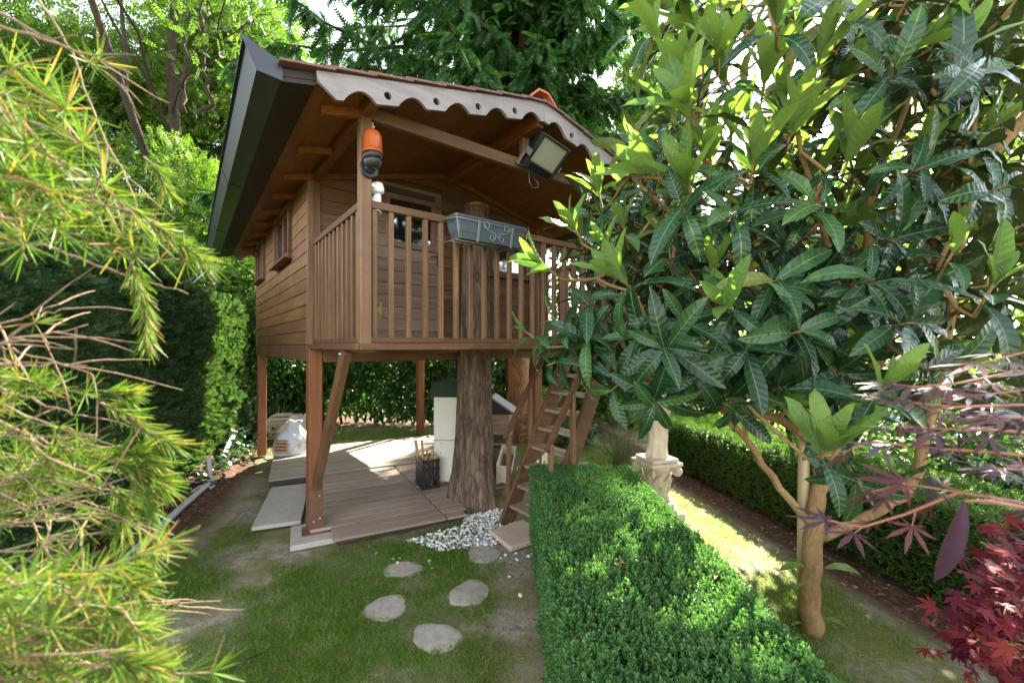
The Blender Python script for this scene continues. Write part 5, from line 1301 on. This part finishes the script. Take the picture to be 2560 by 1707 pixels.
# a few drooping young leaves on the bare trunk
for (a,b,c_,dv,L) in ((1850,1300,2.52,(-.9,-.1,.15),.17),(1850,1340,2.52,(-.9,-.2,-.05),.10),(1895,1305,2.54,(.95,-.1,.12),.24),(1890,1420,2.54,(.9,-.2,-.05),.16),(1842,1430,2.54,(-.9,-.2,.2),.08)):
    d = Vector(dv).normalized(); x = d.cross(Vector((0,-.3,1))).normalized(); z_ = x.cross(d)
    o = obj('leaf', lqmesh(2, True), None, lq); o.matrix_local = Matrix.Translation(P(a,b,c_)-LB)@Matrix((x,d,z_)).transposed().to_4x4()@Matrix.Diagonal((L,L,L,1))
q = P(1845,1455,2.66); sk = obj('tree_stake', MB().tube([(0,0,0),(.0,0,.7),(.005,.0,1.55)], [.034,.032,.030], 14), M_STAKE, None, (q.x,q.y,-.02)); tag(sk, 'pale round wooden stake standing against the loquat trunk', 'stake')

# ---------------------------------------------------------------- larch boughs close to the viewer
la = thing('larch_tree', 'sunlit yellow-green larch boughs with bare brown twigs close to the viewer', 'tree', (-1.6,.6,0))
LA = Vector((-1.6,.6,0))
ns_ = []
NDV = np.array([(-.018,0,0),(.018,0,0),(.022,.55,.01),(-.022,.55,.01),(0,1,.0)]); NDF = [(0,1,2,3),(3,2,4)]
NDV = np.array([(-.015,0,0),(.015,0,0),(.021,.5,.0),(-.021,.5,.0),(.009,1,.0),(-.009,1,0)]); NDF = np.array([(0,1,2,3),(3,2,4,5)])
bough_mb = MB(); twig_mb = MB(); nP, nD, nN, nS = [], [], [], []
def rosette(q, axis, n=30, L=.032, spread=1.0, hemi=.2):
    n = max(8, int(n*.85))
    axis = Vector(axis).normalized(); q = Vector(q)
    for _ in range(n):
        d = Vector((random.gauss(0,1),random.gauss(0,1),random.gauss(0,1))).normalized()*spread+axis*hemi*2.2
        nP.append(tuple(q+d.normalized()*.002)); nD.append(tuple(d.normalized())); nN.append((random.gauss(0,1),random.gauss(0,1),random.gauss(0,1))); nS.append(1.25*L*random.uniform(.7,1.1))
def bough(pts, r0=.006, needles=1.0, L=.032, twigs=3, step=.018, n=22):
    pts = [P(p[0]-28,p[1],p[2]) for p in pts]; fine = []
    for i in range(len(pts)-1):
        for k in range(5): fine.append(pts[i].lerp(pts[i+1],k/5)+Vector((random.gauss(0,.002),random.gauss(0,.002),random.gauss(0,.002))))
    fine.append(pts[-1]); m = len(fine); bough_mb.tube([q-LA for q in fine], [.55*r0*(1-.72*i/m) for i in range(m)], 6, True)
    acc = 0
    for i in range(1, m):
        seg_ = (fine[i]-fine[i-1]); acc += seg_.length
        if acc > step:
            acc = 0
            if random.random() < needles*.44: rosette(fine[i]-LA, seg_.normalized()*.6+Vector((0,-.2,.35)), n, L, 1.0, .25)
        if twigs and random.random() < .7*twigs/ m:
            d = (seg_.normalized()+Vector((random.gauss(0,.7),random.gauss(0,.5),random.gauss(0,.6)))).normalized(); ln = random.uniform(.05,.15); tp = [fine[i]]
            for k in range(5): d = (d+Vector((random.gauss(0,.09),random.gauss(0,.09),random.gauss(0,.09)-.03))).normalized(); tp.append(tp[-1]+d*ln/5)
            twig_mb.tube([q-LA for q in tp], [.0014,.0013,.0012,.0011,.0009,.0007], 5, False)
            if random.random() < needles*.8:
                for k in range(2,6): rosette(tp[k]-LA, d, int(n*.8), L*.85, .9, .35)
def sprayend(pts, L=.026, n=16, r0=.0022):
    """a green end shoot with needles all along, pointing forward"""
    pts = [P(*p) for p in pts]; fine = []
    for i in range(len(pts)-1):
        for k in range(8): fine.append(pts[i].lerp(pts[i+1],k/8))
    fine.append(pts[-1]); twig_mb.tube([q-LA for q in fine], [r0*(1-.5*i/len(fine)) for i in range(len(fine))], 5, False)
    for i in range(1, len(fine)): rosette(fine[i]-LA, (fine[i]-fine[i-1]).normalized()*1.4, n, L, .75, .55)
# upper boughs
bough([(-120,-40,.75),(60,50,.74),(200,120,.72),(355,240,.70)], .006, .15, .034, 6)
bough([(-120,20,.6),(60,70,.6),(230,130,.62),(330,170,.64)], .006, .1, .034, 6)
bough([(-140,150,.55),(40,250,.55),(130,340,.56),(200,420,.58),(330,500,.62)], .006, .55, .036, 5)
bough([(-140,330,.5),(20,390,.5),(140,430,.52),(260,470,.54),(400,520,.58)], .006, .9, .036, 5)
bough([(-120,210,.5),(40,300,.5),(120,340,.52),(190,400,.55)], .005, .8, .036, 4)
bough([(-140,480,.55),(60,500,.55),(200,540,.56),(330,585,.58),(455,600,.62)], .005, .9, .034, 5)
bough([(-100,560,.6),(100,560,.6),(230,600,.62),(340,640,.64),(460,675,.66)], .005, .35, .030, 5)
bough([(-60,380,.62),(60,520,.62),(90,600,.62)], .006, .2, .034, 3)
bough([(120,0,.72),(190,120,.72),(280,330,.70),(350,480,.68),(420,590,.66)], .0035, .25, .028, 6)
bough([(-20,240,.8),(150,300,.8),(300,380,.8),(380,460,.8)], .004, .45, .034, 5)
bough([(80,420,.66),(210,480,.66),(330,500,.66),(430,560,.66)], .003, .9, .034, 3)
sprayend([(290,470,.62),(360,520,.62),(425,565,.62),(470,600,.62)], .030, 12)
sprayend([(300,600,.62),(320,660,.62),(335,720,.62),(338,785,.62)], .026, 14)
sprayend([(330,360,.75),(360,390,.75),(380,430,.75)], .032, 10)
for a,b,y in ((60,330,.5),(90,420,.5),(150,250,.55),(30,480,.5),(190,330,.56),(100,200,.55),(240,430,.56),(20,400,.48),(130,520,.52),(200,520,.56),(280,560,.58),(60,560,.55),(20,150,.58)): rosette(P(a,b,y)-LA, (0,-.3,.4), 46, .042, 1.0, .15)
# middle mass
bough([(-140,880,.6),(20,800,.6),(120,725,.62),(170,710,.63)], .006, .05, .03, 8)
bough([(-140,820,.62),(20,790,.62),(110,820,.64),(240,860,.66)], .005, .2, .03, 8)
for i in range(8):
    y0_ = 880+i*42; r_ = random.uniform(-25,25)
    bough([(-140,y0_-40+r_,.6+.02*i),(20,y0_-20+r_,.6+.01*i),(140,y0_+10,.62),(250+random.uniform(-30,60),y0_+35,.64)], .005, .85, .034, 5)
sprayend([(230,925,.66),(290,950,.66),(340,990,.66),(395,1020,.66)], .032, 14)
sprayend([(240,900,.66),(265,900,.66),(290,905,.66)], .030, 12)
sprayend([(220,1060,.64),(280,1040,.64),(320,1040,.64),(350,1060,.64)], .034, 14)
sprayend([(250,1060,.63),(300,1070,.63),(340,1090,.63),(372,1110,.63)], .032, 16)
sprayend([(300,1090,.62),(330,1130,.62),(345,1180,.62),(352,1240,.62),(345,1300,.62)], .028, 13)
sprayend([(250,1110,.62),(285,1150,.62),(280,1190,.62)], .034, 12)
for k in range(15):
    a, b = random.uniform(-40,230), random.uniform(850,1230); rosette(P(a,b,random.uniform(.58,.72))-LA, (.3,-.3,.3), 34, .034, 1.0, .2)
# bare twigs
for a0,b0,a1,b1 in ((-100,1190,290,1130),(-100,1240,230,1150),(-100,1120,150,1095),(-100,1280,320,1215),(-60,1010,250,1000),(-100,1330,340,1350),(60,1380,440,1382),(-100,1230,310,1190),(-60,760,160,700),(-40,800,230,745),(0,830,200,835)):
    bough([(a0,b0,.58),((a0+a1)/2,(b0+b1)/2+random.uniform(-20,20),.58),(a1,b1,.62)], .0035, .0, .03, 7)
# bottom mass, nearest of all
for i in range(7):
    y0_ = 1330+i*45
    bough([(-160,y0_-30,.42),(20,y0_,.43),(150,y0_+15,.45),(270+random.uniform(-40,50),y0_+20,.47)], .005, .9, .034, 4, n=26)
for k in range(24):
    a, b = random.uniform(-60,270), random.uniform(1310,1600); rosette(P(a,b,random.uniform(.42,.52))-LA, (.3,-.2,.3), 34, .032, 1.0, .2)
sprayend([(200,1330,.5),(260,1330,.5),(310,1345,.5)], .030, 16)
sprayend([(230,1500,.45),(290,1520,.45),(340,1530,.45)], .030, 16)
obj('boughs', bough_mb, M_TWIG, la); obj('twigs', twig_mb, M_TWIG, la, kind='stuff')
scatter('needles', NDV, NDF, np.array(nP), np.array(nD), np.array(nN), np.array(nS), L_LARCH, la)

# ---------------------------------------------------------------- maples
def palmate(nl=7, wid=.16):
    V = [(0,0,0)]; F = []
    angs = [0,38,-38,78,-78,118,-118][:nl]; lens = [1,.92,.92,.68,.68,.38,.38]
    for a, L in zip(angs, lens):
        a = R(a); d = np.array([math.sin(a), math.cos(a), 0]); x = np.array([math.cos(a), -math.sin(a), 0]); w = wid*L; o = len(V)
        dz = -.12*L*L
        V += [tuple(d*L*.22+x*w*.34), tuple(d*L*.52+x*w*.5+np.array([0,0,dz*.3])), tuple(d*L*.8+x*w*.24+np.array([0,0,dz*.6])), tuple(d*L+np.array([0,0,dz])), tuple(d*L*.8-x*w*.24+np.array([0,0,dz*.6])), tuple(d*L*.52-x*w*.5+np.array([0,0,dz*.3])), tuple(d*L*.22-x*w*.34)]
        F += [(0,o,o+6),(o,o+1,o+6),(o+1,o+5,o+6),(o+1,o+2,o+5),(o+2,o+4,o+5),(o+2,o+3,o+4)]
    return np.array(V, float), np.array(F)
PMV, PMF = palmate(); PMV7, PMF7 = palmate(7, .26)
mp = thing('purple_maple', 'japanese maple with dusky purple finely cut leaves reaching in close to the viewer', 'maple', (1.75,.9,0)); MO = Vector((1.75,.9,0))
pm_mesh = fast_mesh('leaf', PMV, PMF, L_MAP, False); tw = MB()
def maple_leaf(q, d, nr, L, me, root, RO):
    d = Vector(d).normalized(); x = d.cross(Vector(nr)).normalized(); z_ = x.cross(d)
    o = obj('leaf', me, None, root); o.matrix_local = Matrix.Translation(q-RO)@Matrix((x,d,z_)).transposed().to_4x4()@Matrix.Diagonal((L,L,L,1))
def maple_twig(pts, n, L, me, root, RO, mb_, r0=.0028, tilt=.30):
    pts = [P(*p) for p in pts]; fine = [pts[i].lerp(pts[i+1],k/5) for i in range(len(pts)-1) for k in range(5)]+[pts[-1]]
    mb_.tube([q-RO for q in fine], [r0*(1-.6*i/len(fine)) for i in range(len(fine))], 6, True)
    for k in range(n):
        i = int((k+.6)/n*(len(fine)-1)); q = fine[i]; ax = (fine[min(i+1,len(fine)-1)]-fine[max(0,i-1)]).normalized(); s_ = -1 if k%2 else 1
        side = ax.cross(Vector((0,0,1))).normalized()*s_; d = (ax*.7+side*.7+Vector((random.gauss(0,.15),random.gauss(0,.15),random.gauss(-.12,.14)))).normalized()
        pet = q+d*L*.45; mb_.tube([q-RO, pet-RO], [r0*.4,r0*.3], 4, False)
        maple_leaf(pet, d, (random.gauss(0,tilt),random.gauss(-.15,tilt),1), L*random.uniform(.62,.95), me, root, RO)
    maple_leaf(fine[-1], (fine[-1]-fine[-2]).normalized(), (random.gauss(0,tilt),random.gauss(-.1,tilt),1), L, me, root, RO)
for pts, n, L in (([(2480,830,.75),(2300,860,.72),(2200,880,.7),(2090,890,.7)],7,.075),([(2480,780,.8),(2350,810,.78),(2250,835,.76)],5,.075),([(2480,930,.7),(2330,930,.68),(2200,935,.68),(2100,925,.68)],7,.07),([(2480,1010,.62),(2320,990,.62),(2180,985,.64),(2060,980,.66)],8,.065),
      ([(2480,1060,.6),(2300,1040,.6),(2150,1030,.62),(2010,1015,.64),(1960,1020,.66)],8,.065),([(2480,1190,.62),(2330,1150,.62),(2200,1130,.64),(2080,1110,.66)],7,.07),([(2200,1130,.64),(2080,1180,.66),(1980,1210,.68),(1900,1195,.7)],5,.062),([(2080,1110,.66),(2000,1130,.68)],3,.06),([(2450,880,.9),(2320,900,.9),(2230,910,.9)],5,.07),([(2460,960,.55),(2380,960,.56),(2300,960,.58)],3,.07),([(2480,1100,.75),(2380,1080,.75),(2290,1075,.75)],4,.07)):
    maple_twig(pts, n, L, pm_mesh, mp, MO, tw)
# one long folded leaf hanging in front
fv, ff, fu = loquat_leaf(.35, .12, .0, .45); o = obj('hanging_leaf', fast_mesh('hanging_leaf', fv, ff, L_MAP, True, fu), None, mp)
q = P(2215,1150,.50); d = (P(2135,1325,.52)-q); L = d.length; d.normalize(); x = d.cross(Vector((-.3,-1,.2))).normalized(); z_ = x.cross(d); o.matrix_local = Matrix.Translation(q-MO)@Matrix((x,d,z_)).transposed().to_4x4()@Matrix.Diagonal((L,L,L,1))
tw.tube([P(2350,1165,.50)-MO, P(2270,1150,.50)-MO, q-MO], [.0025,.002,.0015], 6)
tw.tube([P(2480,1240,.66)-MO, (.1,0,.75), (.05,.02,.3), (0,0,-.02)], [.006,.012,.016,.020], 8)
for st_pt in ((2480,830,.75),(2480,930,.7),(2480,1010,.62),(2480,1060,.6),(2480,1190,.62),(2480,780,.8),(2450,880,.9),(2460,960,.55),(2480,1100,.75)): tw.tube([P(*st_pt)-MO, P(st_pt[0]+90,st_pt[1]+70,st_pt[2])-MO, (.06,.0,1.15), (.1,0,.75)], [.003,.004,.007,.010], 5, False)
obj('twigs', tw, plain('reddish_twig', (.23,.09,.05), .6, 0, .2), mp, kind='stuff')
mr = thing('red_maple', 'low crimson japanese maple bush in the shade below the purple one', 'maple', (2.45,1.85,0)); MRO = Vector((2.45,1.85,0)); tw = MB()
rm_mesh = fast_mesh('leaf', PMV7, PMF7, L_MAPR, False); cnt = 0
for k in range(46):
    a, b, y = random.uniform(2210,2440), random.uniform(1220,1590), random.uniform(1.35,2.0)
    if a < 2150+.55*abs(b-1400)-40*0: continue
    q = P(a,b,y); base = Vector((2.45,1.85,.25)); mid = base.lerp(q,.55)+Vector((0,0,.06)); tw.tube([base-MRO, mid-MRO, q-MRO], [.006,.004,.002], 5, False)
    for j in range(10):
        d = Vector((random.gauss(-.5,.6),random.gauss(-.5,.5),random.gauss(-.15,.25))).normalized(); maple_leaf(q+Vector((random.gauss(0,.05),random.gauss(0,.05),random.gauss(0,.03))), d, (random.gauss(-.1,.35),random.gauss(-.45,.35),1), random.uniform(.038,.062), rm_mesh, mr, MRO)
tw.tube([(0,0,-.03),(0.01,0,.12),(0,0,.27)], [.022,.018,.012], 8); obj('twigs', tw, M_BARKLQ, mr)

# ---------------------------------------------------------------- ground plants
GBV = np.array([(-.06,0,0),(.06,0,0),(.045,.5,.06),(-.045,.5,.06),(.006,1,.28),(-.006,1,.28)]); GBF = np.array([(0,1,2,3),(3,2,4,5)])
def grass_patch(name, label, n, x0, x1, y0, y1, size, seed, fn=None):
    g = np.random.default_rng(seed); x = g.uniform(x0,x1,n); y = g.uniform(y0,y1,n); am = grass_amount(x,y); tuft = vnoise(x, y, 9, 71)
    k = g.random(n) < am*(.35+1.1*tuft)
    if fn is not None: k &= fn(x,y)
    x, y = x[k], y[k]; n = len(x); z = ground_z(x,y)
    d_ = unit(g.normal(size=(n,3))*np.array([.55,.55,.15])+np.array([0,0,1])); sc = g.uniform(size[0],size[1],n)*(.55+.9*vnoise(x,y,3.0,72))
    o = scatter(name, GBV, GBF, np.stack([x,y,z],1), d_, rdir(n,0,g), sc, L_GRASS, None); o['label'] = label; return o
for i,(cx_,cy_,rx,ry) in enumerate(()): pass
stones = [(-.86,3.33,.15,.125),(-.24,3.53,.15,.135),(-.30,2.98,.15,.145),(-.85,2.84,.15,.13),(-.45,2.53,.15,.13)]
def offstones(x, y):
    k = np.ones(len(x), bool)
    for a,b,c_,d_ in stones: k &= ((x-a)/c_)**2+((y-b)/d_)**2 > .80
    return k
grass_patch('lawn_grass', 'short patchy lawn grass around the stepping stones', 230000, -3.0, .05, 1.9, 4.3, (.014,.034), 81, offstones)
grass_patch('lawn_grass', 'grass of the sunlit path between the two box hedges', 95000, 1.1, 3.0, 1.7, 7.5, (.015,.034), 82)
grass_patch('lawn_grass', 'strip of lawn behind the rear deck platform', 30000, -4.6, 2.2, 6.3, 9.2, (.03,.06), 83)
# ivy and litter along the conifer hedge
n = 900; s = RNG.random(n)*5.6; w = .12+np.abs(RNG.normal(size=n))*.28; p_ = HO3+HD*s[:,None]+HN*w[:,None]; cl_ = vnoise(s, w, 1.6, 91); k = cl_ > .55; p_ = p_[k]; n = len(p_); p_[:,2] = RNG.random(n)*.12+.01
o = scatter('ivy', LFV*np.array([1.7,1,1]), LFF, p_, rdir(n,-.1), unit(RNG.normal(size=(n,3))*.4+np.array([0,-.2,1])), RNG.uniform(.05,.085,n), L_IVY); o['label'] = 'dark ivy creeping at the foot of the conifer hedge'
n = 1500; s = RNG.random(n)*6.6; w = RNG.random(n)*.75; p_ = HO3+HD*s[:,None]+HN*w[:,None]; p_[:,2] = ground_z(p_[:,0],p_[:,1])+RNG.random(n)*.018
n2_ = 500; y2 = RNG.uniform(2.2,6.4,n2_); p2 = np.stack([rline(y2)-RNG.random(n2_)*.42, y2, RNG.random(n2_)*.015-.005],1); n3 = 420; p3 = np.stack([RNG.uniform(-.35,.2,n3)+0, RNG.uniform(1.9,3.9,n3), RNG.random(n3)*.01-.008],1); n4 = 450; p4 = np.stack([RNG.uniform(-5.2,-3.6,n4), RNG.uniform(5.6,8.2,n4), RNG.random(n4)*.02],1)
p_ = np.concatenate([p_,p2,p3,p4]); n = len(p_)
sc = RNG.uniform(.02,.055,n); sc[1500+n2_:1500+n2_+n3] *= .5
o = scatter('leaf_litter', LFV, LFF, p_, rdir(n,0)*np.array([1,1,.25]), unit(RNG.normal(size=(n,3))*.35+np.array([0,0,1])), sc, L_DEAD); o['label'] = 'brown leaf litter under the hedges'
n = 1100; a = RNG.normal(size=n)*.30-4.5; b = RNG.normal(size=n)*.45+7.9; p_ = np.stack([a-.5,b,RNG.random(n)*.28],1); o = scatter('ivy', LFV*np.array([1.6,1,1]), LFF, p_, rdir(n,.2), unit(RNG.normal(size=(n,3))*.5+np.array([0,-.3,1])), RNG.uniform(.06,.11,n), L_IVY); o['label'] = 'ivy ground cover behind the sunlit hedge end'
# ornamental grass clump behind the stair
n = 130; q = P(1425,1012,6.2); p_ = np.tile(np.array([[q.x,q.y,.0]]),(n,1))+RNG.normal(size=(n,3))*np.array([.06,.06,0]); o = scatter('ornamental_grass', GBV*np.array([.14,1,1.8]), GBF, p_, unit(RNG.normal(size=(n,3))*np.array([.55,.55,.1])+np.array([0,0,1])), rdir(n), RNG.uniform(.35,.65,n), leafmat('ornamental_grass', [(0,(.06,.09,.035)),(1,(.13,.15,.06))], .25, .5, .3), kind=None); tag(o, 'arching clump of thin ornamental grass behind the stair', 'grass clump')
# dead leaves lying on the near hedge
DL = 'dead brown leaves fallen on the clipped hedge'
dlm = fast_mesh('dead_leaf', *loquat_leaf(1.9,.15,.02,.9)[:2], L_DEAD, True)
for a,b,L,rz,lb in ((1420,1300,.13,-.7,'curled brown leaf in the middle of the near hedge top'),(1640,1330,.10,-.6,'curled brown leaf near the path edge of the hedge top'),(1370,1100,.13,1.35,'thin brown leaf at the sunlit far end of the near hedge'),(1385,1160,.07,.9,'small dark dead leaf near the far end of the hedge top')):
    py = b/D; Y = (1.75-.665)*F_PX/(py-CY); o = bpy.data.objects.new('dead_leaf', dlm); COL.objects.link(o); o.location = P(a,b,Y); o.rotation_euler = (.15,.3,rz); o.scale = (L,)*3; tag(o, lb, 'leaf', DL)
o = bpy.data.objects.new('dead_leaf', dlm); COL.objects.link(o); o.location = (.15,2.12,.03); o.rotation_euler = (.2,.2,-.6); o.scale = (.14,)*3; tag(o, 'large curled brown leaf on the soil at the foot of the near hedge', 'leaf', DL)
for (x,y,rz,L) in ((-.95,3.55,.4,.10),(-1.45,2.35,.9,.22)):
    o = obj('fallen_twig', MB().tube([(-L/2,0,0),(-L/6,.01,.008),(L/5,-.012,.006),(L/2,.01,.0)], [.004,.004,.003,.002], 5), M_BARKDK, None, (x,y,.006), (0,0,rz)); tag(o, 'thin brown twig lying on bare earth near the deck' if L < .2 else 'longer dry twig lying in the lawn close to the viewer', 'twig', 'twigs fallen on the lawn')

# small stones and crumbs on the bare earth
n = 900; x = RNG.uniform(-3.4,.1,n); y = RNG.uniform(2.0,6.2,n); k = (grass_amount(x,y) < .35) & (ldist(x,y) > .2) & ((-.454*x+.891*y < 3.9) | (.891*x+.454*y < -.35)); x, y = x[k], y[k]; n = len(x)
pv_ = np.array([v.co for v in pebs[0].vertices]); pf_ = np.array([list(p.vertices)+[p.vertices[-1]] if len(p.vertices) == 3 else list(p.vertices) for p in pebs[0].polygons if len(p.vertices) == 4])
o = scatter('soil_crumbs', pv_, pf_, np.stack([x,y,ground_z(x,y)+.002],1), rdir(n), rdir(n), RNG.uniform(.002,.008,n), M_STONE, None); o['label'] = 'small stones and soil crumbs on the bare earth'

n = 420; a = RNG.random(n)*6.283; r = .24+RNG.random(n)**1.5*.28; p_ = np.stack([tx+r*np.cos(a), ty+r*np.sin(a), RNG.random(n)*.012+np.where(r*np.cos(a) < -.1, .078, .0)*0+.004], 1)
o = scatter('leaf_litter', LFV, LFF, p_, rdir(n,0)*np.array([1,1,.25]), unit(RNG.normal(size=(n,3))*.4+np.array([0,0,1])), RNG.uniform(.012,.04,n), L_DEAD); o['label'] = 'dry litter gathered round the foot of the cut trunk'
